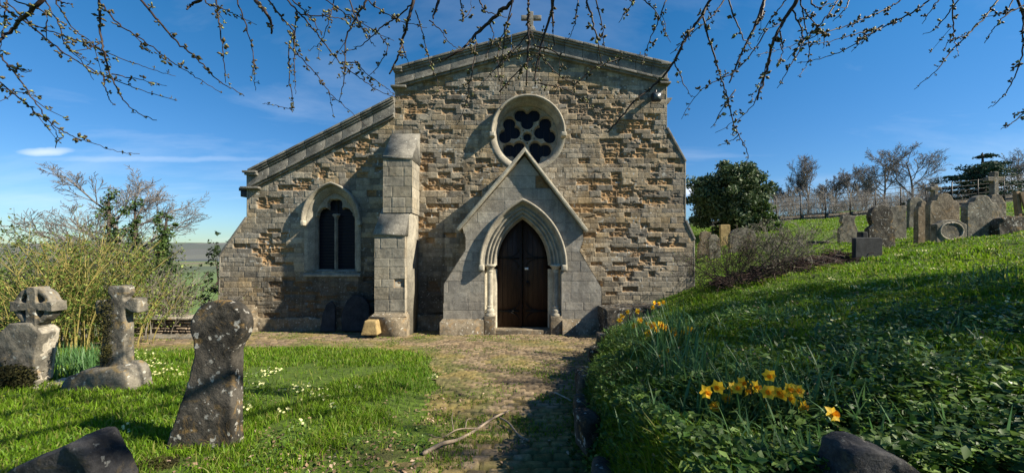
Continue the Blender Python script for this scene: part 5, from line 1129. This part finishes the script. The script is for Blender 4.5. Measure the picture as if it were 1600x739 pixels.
# upper crown: rising limbs and fine twigs above the view
rs9 = np.random.RandomState(78); out = []; ends = []
par = dict(seg=6, wob=.13, up=[.02, .0, .0, -.03, 0], taper=.4, rmin=.0032, levels=4, kids=[7, 6, 5, 4], first=[.25, .2, .2, .15], ang=[50, 46, 44, 42], len=[.55, .55, .55, .55], rk=[.5, .5, .5, .5])
for (dx, dy, dz) in ((1, .9, 1.0), (-.2, 1.1, 1.2), (.6, .4, 1.5), (1.5, .3, .8), (-1.0, .8, 1.1)): grow(rs9, fork, (dx, dy, dz), 3.6, .10, 0, par, out, ends)
out = [(lv, p_, r_) for lv, p_, r_ in out if (p_[:, 2] > EYE + .72 * np.maximum(p_[:, 1], .2) + .25).all()]
tree_mesh(out, 'upper_limbs', M['bark'], ch_, (0, 1)); tree_mesh(out, 'upper_twigs', M['twig'], ch_, (2, 3, 4))
def catmull(p, n=6):
    p = np.asarray(p, float); q = np.vstack([2 * p[0] - p[1], p, 2 * p[-1] - p[-2]]); o = []
    for i in range(1, len(q) - 2):
        t = np.linspace(0, 1, n, endpoint=False)[:, None]
        o.append(.5 * (2 * q[i] + (q[i + 1] - q[i - 1]) * t + (2 * q[i - 1] - 5 * q[i] + 4 * q[i + 1] - q[i + 2]) * t ** 2 + (3 * q[i] - q[i - 1] - 3 * q[i + 1] + q[i + 2]) * t ** 3))
    return np.vstack(o + [q[-2:-1]])
def bud(mb, c, d, s, rs):
    """cluster of small opening buds round a node"""
    k = rs.randint(4, 8)
    for i in range(k):
        v = rs.normal(size=3) + d * .3; v /= np.linalg.norm(v); u = np.cross(v, rs.normal(size=3)); u /= np.linalg.norm(u); w_ = np.cross(v, u); l = s * rs.uniform(.7, 1.4); r = s * rs.uniform(.22, .36)
        b0 = c + v * s * .1; m_ = c + v * l * .6; V = [b0, m_ + u * r, m_ + w_ * r, m_ - u * r, m_ - w_ * r, c + v * l]
        mb.add(V, None, [(0, 2, 1), (0, 3, 2), (0, 4, 3), (0, 1, 4), (5, 1, 2), (5, 2, 3), (5, 3, 4), (5, 4, 1)])
buds = []; known = []
for (ox, oy, sc, key, lines) in Z4:
    for li, ln in enumerate(lines):
        px = [(x / sc + ox, y / sc + oy) for x, y in ln]; startpx = px[0]; Yd = rs.uniform(2.5, 3.5)
        # a twig that starts on an earlier one keeps its distance
        for (kp, kY, kpt) in known:
            j = np.argmin(np.hypot(kp[:, 0] - startpx[0], kp[:, 1] - startpx[1]))
            if startpx[1] > 6 and np.hypot(*(kp[j] - np.array(startpx))) < 9: Yd = kY[j]; break
        pts3 = []; yy = Yd
        for i, (a, b_) in enumerate(px):
            pts3.append(P(a, b_, yy)); yy += rs.uniform(-.06, .10)
        q = catmull(pts3, 7); n = len(q); q[1:] += rs.normal(size=(n - 1, 3)) * .0035
        r0, r1 = (.0135, .006) if (key, li) in THICK else ((.0075, .0024) if (key, li) in MED else (.0052, .0019))
        rad = np.linspace(r0, r1, n)
        pp = np.stack([q[:, 0] / q[:, 1] * F + 800, HOR - (q[:, 2] - EYE) / q[:, 1] * F], -1); known.append((pp, q[:, 1].copy(), q))
        mb = MB()
        if startpx[1] <= 12 or startpx[0] <= 0 or startpx[0] >= 1590:
            s0 = q[0]; up = s0 + np.array([0, 0, .25]) + (q[0] - q[3]) * .8; j = np.argmin(((LP - up) ** 2).sum(1)); tgt = LP[j]
            mid = (up + tgt) / 2 + np.array([0, 0, .12]); ext = catmull([tgt, mid, up, s0], 5)[:-1]; re_ = np.linspace(r0 * 2.2, r0, len(ext)); mb.tube(np.vstack([ext, q]), np.concatenate([re_, rad]), 6)
        else: mb.tube(q, rad, 6)
        spur = mb
        # nodes with buds
        seg = np.linalg.norm(np.diff(q, axis=0), axis=1); L_ = seg.sum(); s = rs.uniform(.05, .15); cum = np.concatenate([[0], np.cumsum(seg)])
        while s < L_:
            i = min(n - 2, np.searchsorted(cum, s) - 1); f = (s - cum[i]) / seg[i]; c = q[i] * (1 - f) + q[i + 1] * f; d = (q[i + 1] - q[i]) / seg[i]
            sz = .031 if s < L_ * .75 else .014; side = rs.normal(size=3); side -= d * (side @ d); side /= np.linalg.norm(side); off = rs.uniform(.004, .03); buds.append((c + side * off, d, sz * rs.uniform(.7, 1.25), c)); s += rs.uniform(.045, .14)
            if rs.rand() < .15 and s < L_ * .8:      # side twig
                e = c + side * rs.uniform(.05, .13) + d * rs.uniform(0, .18) + np.array([0, 0, -.04]); spur.tube(np.array([c, (c + e) / 2 + rs.normal(size=3) * .008, e]), (.003, .0024, .0016), 4)
                buds.append((e, side, .022, c * .1 + e * .9)); buds.append(((c + e) / 2, side, .022, (c + e) / 2))
        mb.build('branch', M['twig'], ch_, True)
buds.sort(key=lambda b_: -b_[2] / b_[0][1]); rest = MB()
for i, (c, d, s, c0_) in enumerate(buds):
    mbx = MB() if i < 100 else rest
    mbx.tube(np.array([c0_, c]), .0022, 3, False); bud(mbx, np.array(c), d, s, rs)
    if i < 100: mbx.build('bud_cluster', M['bud'], ch_)
tag(rest.build('bud_cluster', M['bud'], ch_), kind='stuff')
print('buds', len(buds))

# ---------------------------------------------------------------- grass
def blades(name, n, rmin, rmax, th0, th1, maskf, hf, wf, mt, seed, label, cat, bend=.5):
    rs = np.random.RandomState(seed); r = np.exp(rs.uniform(math.log(rmin), math.log(rmax), n)); th = rs.uniform(R(th0), R(th1), n); x = r * np.sin(th); y = r * np.cos(th)
    k = maskf(x, y, rs); x, y, r = x[k], y[k], r[k]; n = len(x); z = ground_z(x, y) - .01
    h = hf(x, y, r, rs); wd = wf(r) * rs.uniform(.6, 1.3, n); a = rs.uniform(0, 2 * math.pi, n); ax, ay = np.cos(a), np.sin(a); b_ = rs.uniform(0, 2 * math.pi, n); lean = h * rs.uniform(.1, bend * 1.6, n); lx, ly = np.cos(b_) * lean, np.sin(b_) * lean
    V = np.zeros((n, 5, 3)); B = np.stack([x, y, z], -1); W_ = np.stack([ax * wd, ay * wd, 0 * wd], -1)
    V[:, 0] = B - W_; V[:, 1] = B + W_; Mid = B + np.stack([lx * .35, ly * .35, h * .6], -1); V[:, 2] = Mid + W_ * .8; V[:, 3] = Mid - W_ * .8; V[:, 4] = B + np.stack([lx, ly, h * rs.uniform(.75, 1.0, n)], -1)
    i = np.arange(n)[:, None] * 5; print(name, n)
    o = mk(name, V.reshape(-1, 3), [i + np.array([0, 1, 2, 3]), i + np.array([3, 2, 4])], M[mt]); return tag(o, label, cat, kind='stuff')
def on_church(x, y): return (y > YW - .08) & (x > -7.95) & (x < 4.95) & (y < 31) | (x > -1.9) & (x < 2.3) & (y > 9.4) & (y < 10.4)
def bed(x, y): return (np.abs(y - 9.1) < .5) & (x > 4.8) & (x < 8.0)
def m_lawn(x, y, rs):
    d = lawnd(x, y); patch = fbm(x * .9, y * .9, 31, 4)
    bare = sst(.54, .66, patch + .12 * sst(2.2, 1.0, np.abs(x + 1.4)) * (y < 4.2) + .05 * (y < 3)); keep = (x < xe(y)) & (d > 0) & (rs.rand(len(x)) > bare * .9 * (d < 2.6)) & ((rs.rand(len(x)) < sst(-.05, .5, d) + .25))
    outer = (x < -9) & (y < 30) | (y > 10.6) & (x < -8) & (y < 30)
    return (keep & (y < 7.9) | outer) & ~on_church(x, y)
def m_bank(x, y, rs): return ~((y < 1.3) & (x > .85) & (x < 1.65)) & (x > xe(y) - .05) & ~on_church(x, y) & ~bed(x, y) & (x > np.where(y > 10.3, 4.9, -9)) & (rs.rand(len(x)) < np.where((y > 5) | (x > 5), 1, .5 + .5 * sst(.45, .6, fbm(x * 1.7, y * 1.7, 36))))
def m_tuft(x, y, rs):
    """stray tufts in the paving and against walls"""
    p = (lawnd(x, y) < 0) & (x < xe(y)) & (y < 10.25) & (x > -9) & ~on_church(x, y); q = fbm(x * 2.2, y * 2.2, 35, 4); e = np.clip(1 - np.minimum(-lawnd(x, y), xe(y) - x) / .45, 0, 1); wl = np.maximum(sst(.45, .1, 10.25 - y), sst(.35, .1, np.abs(y - 9.35)) * (np.abs(x - .2) > .7) * (np.abs(x) < 2.4))
    return p & (rs.rand(len(x)) < sst(.50, .66, q + e * .22 + wl * .16) * .8)
hl = lambda x, y, r, rs: (.045 + .05 * fbm(x * 1.5, y * 1.5, 37)) * rs.uniform(.5, 1.4, len(x)) * (1 + .25 * (r > 8))
hb = lambda x, y, r, rs: (.045 + .07 * sst(.45, .7, fbm(x * 1.3, y * 1.3, 38))) * rs.uniform(.5, 1.5, len(x)) * np.where(r > 9, .85, 1)
blades('grass', 330000, 1.2, 32, -64, 8, m_lawn, hl, lambda r: .0016 + .00062 * r, 'grass', 51, 'short bright grass of the left lawn', 'grass')
blades('grass', 600000, 1.0, 42, 2, 76, m_bank, hb, lambda r: .0018 + .00068 * r, 'grass', 52, 'grass covering the bank and slope on the right', 'grass')
blades('grass', 120000, 1.6, 12, -50, 20, m_tuft, lambda x, y, r, rs: rs.uniform(.015, .05, len(x)), lambda r: .0015 + .0005 * r, 'grass', 53, 'stray grass growing between the setts of the path', 'grass')
def m_edge(x, y, rs): d = x - xe(y); return (d > -.12) & (d < .6) & (y < 8.8) & (y > 3.0) & (fbm(x * 2, y * 2, 39) > .42)
blades('long_grass', 30000, 1.2, 9.5, 4, 50, m_edge, lambda x, y, r, rs: rs.uniform(.07, .17, len(x)), lambda r: .0020 + .0005 * r, 'grass_long', 54, 'long tufty grass hanging over the edge of the bank', 'grass', 1.0)
# broad-leaved ground cover
def cover(n, maskf, mt, seed, size, label, name='ground_cover', hh=(.02, .13), rmax=9, th=(2, 70)):
    rs = np.random.RandomState(seed); r = np.exp(rs.uniform(math.log(1.0), math.log(rmax), n)); t = rs.uniform(R(th[0]), R(th[1]), n); x = r * np.sin(t); y = r * np.cos(t); k = maskf(x, y, rs); x, y = x[k], y[k]; n = len(x)
    z = ground_z(x, y) + rs.uniform(hh[0], hh[1], n) * (.4 + fbm(x * 2, y * 2, 61)); d = rs.normal(size=(n, 3)); d[:, 2] *= .35; d /= np.linalg.norm(d, axis=1, keepdims=True); nn = rs.normal(size=(n, 3)) * .45 + np.array([0, 0, 1]); e = np.cross(d, nn); e /= np.linalg.norm(e, axis=1, keepdims=True)
    nn = np.cross(e, d); s = (size * rs.uniform(.5, 1.35, n))[:, None]; c = np.stack([x, y, z], -1)
    V = np.stack([c - d * s, c - d * s * .2 + e * s * .55 + nn * s * .12, c + d * s - nn * s * .15, c - d * s * .2 - e * s * .55 + nn * s * .12, c - d * s * .1 - nn * s * .05], 1).reshape(-1, 3); i = np.arange(n)[:, None] * 5
    return tag(mk(name, V, [i + np.array([0, 1, 4]), i + np.array([1, 2, 4]), i + np.array([2, 3, 4]), i + np.array([3, 0, 4])], M[mt]), label, 'plants', kind='stuff')
cover(150000, lambda x, y, rs: (x > xe(y) - .08) & (y < 7.5) & ~((y < 1.3) & (x > .85) & (x < 1.65)) & (rs.rand(len(x)) < (sst(.40, .60, fbm(x * 1.5, y * 1.5, 62)) * sst(12, 5, x + y) + .07) * np.where((np.hypot(x - 1.2, y - 1.85) < .42) | (np.hypot(x - 1.55, y - 3.8) < .6), .3, 1)), 'cover_leaf', 71, .021, 'leafy ground cover spreading over the near bank', hh=(.02, .20))
cover(16000, lambda x, y, rs: (lawnd(x, y) > .0) & (y < 4.5) & (rs.rand(len(x)) < sst(.50, .62, fbm(x * 1.4, y * 1.4, 63))), 'cover_leaf', 72, .018, 'low leafy weeds in the near left lawn', hh=(.0, .06), rmax=6, th=(-60, 0))
cover(15000, lambda x, y, rs: (x < xe(y) + .1) & (y < 4.6) & (x < .62) & (rs.rand(len(x)) < .05 + .6 * sst(.46, .6, fbm(x * 1.6, y * 1.6, 64)) * ((x < -.7) & (x > -2.4))), 'litter', 73, .017, 'pale dead leaves lying on the near lawn edge and path', 'leaf_litter', (.01, .03), 6, (-45, 15))
def m_face(x, y, rs): d = x - xe(y); return (d > -.16) & (d < .06) & (y < 8.6)
cover(26000, m_face, 'cover_leaf', 74, .022, 'ivy and weeds hanging on the steep face of the bank', 'bank_ivy', (-.05, .06), 9, (2, 40))
cover(22000, lambda x, y, rs: (x > xe(y) + .1) & ~((y < 1.3) & (x > .85) & (x < 1.65)) & (rs.rand(len(x)) < sst(.52, .62, fbm(x * 2.6, y * 2.6, 65))), 'spring_leaf', 75, .022, 'fresh bright leaves scattered through the bank', hh=(.03, .16), rmax=9)
cover(9000, lambda x, y, rs: (x > xe(y) - .1) & (rs.rand(len(x)) < .12 + .5 * sst(.55, .65, fbm(x * 2, y * 2, 67))), 'litter', 76, .016, 'dead leaves and stalks caught among the plants of the bank', 'leaf_litter', (.02, .12), 8)
# rough stones that hold the foot of the bank
rs = np.random.RandomState(80)
for i in range(14):
    y = 1.9 + i * .42 + rs.uniform(-.1, .1); x = float(xe(y)) - .03 + rs.uniform(-.03, .05); w_ = rs.uniform(.10, .17); h_ = rs.uniform(.10, .22); z = float(pathz(np.array([x]), np.array([y]))[0]); m2 = MB(); m2.box(x - w_ * .5, x + w_ * .6, y - w_, y + w_, z - .08 + (i % 3) * .1, z + h_ + (i % 3) * .12)
    o = stone_obj('bank_stone', m2, M['grave_dark'], None, .02, .06, .14, .03, i); tag(pivot(o, x, y, z, 0, 0, rs.uniform(-20, 20)), 'rough dark stone set in the foot of the overgrown bank beside the path', 'stone', 'stones along the foot of the bank')

# ---------------------------------------------------------------- daffodils and primroses
def strap(mb, x, y, z, h, w_, a, lean, rs, k=7):
    s = np.linspace(0, 1, k); c = np.stack([x + math.cos(a) * lean * s ** 2, y + math.sin(a) * lean * s ** 2, z + h * s - h * .35 * s ** 3 * (lean > h * .5)], -1); wv = np.array([-math.sin(a), math.cos(a), 0]) * w_
    prof = (1 - s ** 3) * .95 + .05; L_ = c - wv * prof[:, None]; R_ = c + wv * prof[:, None]; V = np.stack([L_, c + np.array([0, 0, -.15]) * w_, R_], 1).reshape(-1, 3); q = []
    for i in range(k - 1): q += [(3 * i, 3 * i + 1, 3 * i + 4, 3 * i + 3), (3 * i + 1, 3 * i + 2, 3 * i + 5, 3 * i + 4)]
    mb.add(V, q)
def flower(parent, c, face, s, rs):
    f = np.array(face, float); f /= np.linalg.norm(f); u = np.cross(f, (0, 0, 1.)); u /= np.linalg.norm(u); v = np.cross(u, f); c = np.array(c); mb = MB()
    for k in range(6):
        a = k * math.pi / 3 + rs.uniform(-.1, .1); d = u * math.cos(a) + v * math.sin(a); e = np.cross(f, d); l = s * rs.uniform(.9, 1.1); b = -.12 if k % 2 else .12
        mb.add([c, c + d * l * .58 + e * l * .36 + f * l * .10, c + d * l + f * l * b, c + d * l * .58 - e * l * .36 + f * l * .10, c + d * l * .55 + f * l * .0], [(0, 1, 4, 3)][:0], [(0, 1, 4), (1, 2, 4), (2, 3, 4), (3, 0, 4)])
    fl_ = mb.build('flower', M['daff_pet'], parent); t = MB(); k = 10; rows = []
    for (rr_, dd) in ((.12, 0), (.22, .2), (.26, .5), (.36, .62)): rows += [c + (u * math.cos(a) + v * math.sin(a)) * s * rr_ * (1 + .08 * (i % 2)) + f * s * dd for i, a in enumerate(np.arange(k) * 2 * math.pi / k)]
    q = [(r * k + j, r * k + (j + 1) % k, (r + 1) * k + (j + 1) % k, (r + 1) * k + j) for r in range(3) for j in range(k)]; t.add(rows, q)
    # the trumpet is a sub-part of the flower
    o = t.build('trumpet', M['daff_cup'], None, True); o.parent = fl_; return fl_
def daff(pxs, Yc, nl, lab, seed, lh=.28, group='daffodil clumps on the right bank', fs=.034):
    rs = np.random.RandomState(seed); cx_ = float(np.mean([P(a, b_, Yc)[0] for a, b_ in pxs])); cy_ = Yc; t = empty('daffodil_clump', (cx_, cy_, gz(cx_, cy_))); tag(t, lab, 'daffodils', group); mb = MB(); W2 = max(.10, np.std([P(a, b_, Yc)[0] for a, b_ in pxs]))
    for i in range(nl):
        x = cx_ + rs.normal() * W2; y = cy_ + rs.normal() * .12 + .05; strap(mb, x, y, gz(x, y) - .02, lh * rs.uniform(.65, 1.1), .006, rs.uniform(0, 6.28), lh * rs.uniform(.1, .75), rs)
    mb.build('leaves', M['daff_leaf'], t); st = MB()
    for a, b_ in pxs:
        if lab.startswith('leafy'): break
        yy = Yc + rs.uniform(-.12, .12); c = np.array(P(a, b_, yy)); bx = c[0] + rs.normal() * .03; by = c[1] + .06 + rs.normal() * .03; g0 = gz(bx, by)
        fdir = np.array([rs.normal() * .6, -1 + rs.normal() * .3, rs.normal() * .25 - .05]); fd = fdir / np.linalg.norm(fdir)
        st.tube(catmull([(bx, by, g0 - .02), (bx * .5 + c[0] * .5, by, g0 * .5 + c[2] * .5), c - fd * .03 + np.array([0, 0, .012]), c], 4), .0032, 5); flower(t, c, fdir, fs * rs.uniform(.9, 1.15), rs)
    if st.n: st.build('stems', M['daff_leaf'], t, True)
daff([(1103, 612), (1122, 604), (1112, 630), (1118, 636)], 1.95, 46, 'daffodil clump with four flowers, left one of the nearest daffodils', 1)
daff([(1158, 598), (1172, 602), (1166, 610), (1180, 604), (1152, 606)], 1.95, 40, 'daffodil clump with a tight row of orange-cupped flowers, nearest in the middle', 2)
daff([(1202, 586), (1200, 612), (1215, 612), (1232, 607), (1203, 642), (1222, 615)], 1.9, 70, 'tall daffodil clump with one flower high above the rest', 3, .30)
daff([(1301, 647)], 1.8, 14, 'lone daffodil in the dark leaves right of the near clumps', 4, .2)
daff([(1013, 520), (1025, 515), (1032, 508), (1040, 512), (1020, 508)], 4.1, 60, 'daffodil clump above the path edge, left of the middle pair', 5, .40, fs=.052)
daff([(1050, 522), (1060, 535), (1078, 516), (1052, 518), (1061, 530), (1046, 530), (1068, 522)], 3.8, 90, 'daffodil clump of long leaves in the middle of the bank edge', 6, .46, fs=.052)
daff([(1057, 560), (1035, 580), (1072, 562)], 3.1, 50, 'small daffodil clump with low flowers under the middle pair', 7, .36, fs=.045)
daff([(972, 494), (981, 487), (968, 500), (996, 486)], 6.4, 46, 'daffodil clump furthest down the bank near the doorway', 8, .38, fs=.05)
daff([(1030, 474), (1036, 472), (1020, 480), (1022, 473)], 7.4, 40, 'daffodil clump beside the chest tomb', 9, .36, fs=.05)
daff([(1180, 720), (1215, 735), (1250, 725)], 1.5, 90, 'leafy flowerless daffodil clump at the bottom, left of the slate stone', 10, .26)
daff([(1415, 715), (1450, 705), (1490, 715), (1400, 690)], 1.6, 90, 'leafy flowerless daffodil clump right of the bottom slate stone', 11, .26)
daff([(1540, 455), (1560, 452), (1525, 462)], 4.6, 60, 'leafy flowerless daffodil clump near the right edge of the bank', 12, .34)
daff([(1100, 640), (1075, 600)], 2.6, 60, 'leafy flowerless daffodil clump on the bank edge by the middle flowers', 13, .34)
daff([(1128, 612), (1136, 622), (1146, 606)], 2.1, 50, 'daffodil clump with three small flowers between the left pair and the tight row', 15, .30, fs=.038)
daff([(1246, 610), (1238, 622), (1254, 634)], 2.0, 44, 'daffodil clump with three flowers right of the tall one', 16, .28, fs=.038)
daff([(1040, 548), (1050, 560), (1028, 556)], 3.4, 70, 'daffodil clump with three flowers low on the bank edge, in front of the middle pair', 17, .40)
daff([(1000, 500), (1010, 506), (992, 508)], 5.2, 60, 'daffodil clump with three flowers between the middle pair and the doorway', 18, .38, fs=.048)
daff([(1400, 620), (1380, 640)], 2.3, 40, 'leafy flowerless daffodil clump among the primroses', 14, .26)
for i, (px, py, lab) in enumerate(((95, 572, 'leafy flowerless daffodil clump at the left beside the wheel cross'), (130, 566, 'leafy flowerless daffodil clump left of the broken cross'), (150, 578, 'leafy flowerless daffodil clump close behind the broken cross'), (110, 590, 'leafy flowerless daffodil clump in front of the thicket stems'))):
    x, y, z = hit(px, py); daff([(px - 14, py), (px + 14, py)], y, 90, lab, 30 + i, .36, 'daffodil leaves left of the lawn')
rs = np.random.RandomState(91); mb = MB(); cnt = 0     # uncounted tufts of strap leaves through the bank
while cnt < 230:
    r = math.exp(rs.uniform(math.log(1.3), math.log(8))); th = rs.uniform(R(14), R(60)); x, y = r * math.sin(th), r * math.cos(th)
    if x < xe(y) + .08 or vn(np.array([x * .8]), np.array([y * .8]), 92)[0] < .42: continue
    cnt += 1; hh_ = rs.uniform(.10, .24)
    for i in range(rs.randint(8, 20)): xx, yy = x + rs.normal() * .05, y + rs.normal() * .05; strap(mb, xx, yy, gz(x, y) - .02, hh_ * rs.uniform(.6, 1.1), .0055, rs.uniform(0, 6.28), hh_ * rs.uniform(.2, .9), rs, 6)
tag(mb.build('strap_leaves', M['daff_leaf']), 'tufts of strap-shaped bulb leaves coming up all over the bank', 'plants', kind='stuff')
def primrose(px, py, s, seed, lab, group):
    rs = np.random.RandomState(seed); x0, y0, z0 = hit(px, py)
    if lab.startswith('pale yellow primroses in') and lawnd(np.array([x0]), np.array([y0]))[0] < 0: return
    t = empty('primrose', (x0, y0, z0)); tag(t, lab, 'primrose', group); s = s * y0 / F; mb = MB(); fl_ = MB()
    for i in range(rs.randint(7, 12)):
        a = rs.uniform(0, 6.28); l = .06 * rs.uniform(.6, 1.2); d = np.array([math.cos(a), math.sin(a), .35]); e = np.array([-math.sin(a), math.cos(a), 0]); c = np.array([x0, y0, z0]) + np.array([rs.normal(), rs.normal(), 0]) * s * .3
        mb.add([c, c + d * l * .6 + e * l * .28, c + d * l, c + d * l * .6 - e * l * .28], [(0, 1, 2, 3)])
    for i in range(max(3, int(s * 110))):
        c = np.array([x0, y0, z0 + .05]) + rs.normal(size=3) * np.array([s * .42, s * .42, .012]); f = rs.normal(size=3) * .5 + np.array([0, -.7, .8]); f /= np.linalg.norm(f); u = np.cross(f, (1, 0, .1)); u /= np.linalg.norm(u); v = np.cross(u, f); r = .0145
        V = [c] + [c + (u * math.cos(k * math.pi / 5) + v * math.sin(k * math.pi / 5)) * r * (1 if k % 2 == 0 else .55) for k in range(10)]; fl_.add(V, None, [(0, 1 + k, 1 + (k + 1) % 10) for k in range(10)])
    mb.build('leaves', M['cover_leaf'], t); [fl_.V] and [mk('flower', v, [f - f.min()], M['prim_fl'], t) for v, f in zip(fl_.V, fl_.T)]
PL = [(495, 622, 26), (438, 650, 16), (410, 588, 26), (424, 584, 14), (465, 612, 22), (388, 645, 10), (245, 575, 20), (222, 562, 26), (206, 556, 20), (280, 590, 14), (345, 580, 8), (185, 680, 22), (400, 605, 18), (232, 568, 16), (520, 640, 8), (560, 610, 8), (470, 665, 6), (240, 590, 12), (262, 583, 14), (676, 594, 10)]
for i, (a, b_, s) in enumerate(PL): primrose(a, b_, s, 100 + i, 'pale yellow primroses in the grass of the left lawn', 'primroses in the left lawn')
PR = [(1400, 578, 30), (1396, 600, 20), (1300, 505, 12), (1510, 498, 22), (1536, 545, 14), (1532, 600, 28), (1478, 642, 22), (1490, 650, 12), (1440, 552, 16), (1425, 548, 16), (1455, 505, 14), (1565, 510, 20), (1350, 455, 14), (1392, 446, 12), (1423, 440, 16), (1380, 525, 14), (1408, 522, 14), (1325, 480, 12), (1345, 505, 10), (1520, 460, 12), (1290, 470, 10), (1265, 500, 10), (1240, 540, 9), (1580, 480, 14), (1500, 560, 10), (1465, 425, 10), (1330, 600, 8), (1555, 620, 12), (1190, 470, 8), (1150, 478, 8), (1215, 455, 8), (1500, 400, 9), (1440, 395, 10), (1550, 395, 9), (1405, 402, 10), (1300, 440, 10)]
for i, (a, b_, s) in enumerate(PR): primrose(a, b_, s, 200 + i, 'pale yellow primroses among the leaves of the right bank', 'primroses on the right bank')

# ---------------------------------------------------------------- fallen branch and twigs
def ground_line(pts, lift, r0, r1, name, lab, mt='deadwood', kids=()):
    q = []
    for i, (a, b_) in enumerate(pts): x, y, z = hit(a, b_); q.append((x, y, z + lift * (1 - i / len(pts)) + r0 + .01))
    c = catmull(q, 6); o = MB().tube(c, np.linspace(r0, r1, len(c)), 7).build('stem' if kids else name, M[mt], None, True)
    return o
t = empty('fallen_branch', (*hit(720, 680),)); tag(t, 'forked dead branch lying across the near end of the path', 'branch')
for (pts, r0, r1) in (([(795, 645), (770, 660), (740, 675), (715, 690), (690, 702), (660, 712)], .009, .018), ([(745, 673), (715, 678), (690, 684), (665, 680)], .007, .003), ([(780, 655), (795, 668), (810, 680), (826, 692)], .008, .010), ([(727, 674), (730, 662), (738, 655)], .006, .003), ([(709, 676), (706, 660), (708, 645)], .005, .003)):
    q = [];
    for i, (a, b_) in enumerate(pts): x, y, z = hit(a, b_); q.append((x, y, z + .02 + .02 * math.sin(i * 2)))
    c = catmull(q, 6); o = MB().tube(c, np.linspace(r0, r1, len(c)), 7).build('stem', M['deadwood'], t, True)
q = [np.array(hit(a, b_)) + np.array([0, 0, .03]) for a, b_ in ((866, 617), (877, 622), (893, 630))]
tag(MB().tube(catmull(q, 4), .008, 6).build('fallen_twig', M['grave_pale'], None, True), 'short pale twig lying in the dark shade of the bank', 'twig')
# moss cushion at the bottom of the lawn
x, y, z = hit(245, 728); rs = np.random.RandomState(5); V, Q = leafcloud(blobcloud(x, y, z, .14, 2500, rs, (1, .7, .35)), .010, 0, rs); tag(mk('moss_cushion', V, [Q], M['moss']), 'yellow-green moss cushion at the foot of the tall disc-headed gravestone', 'moss')
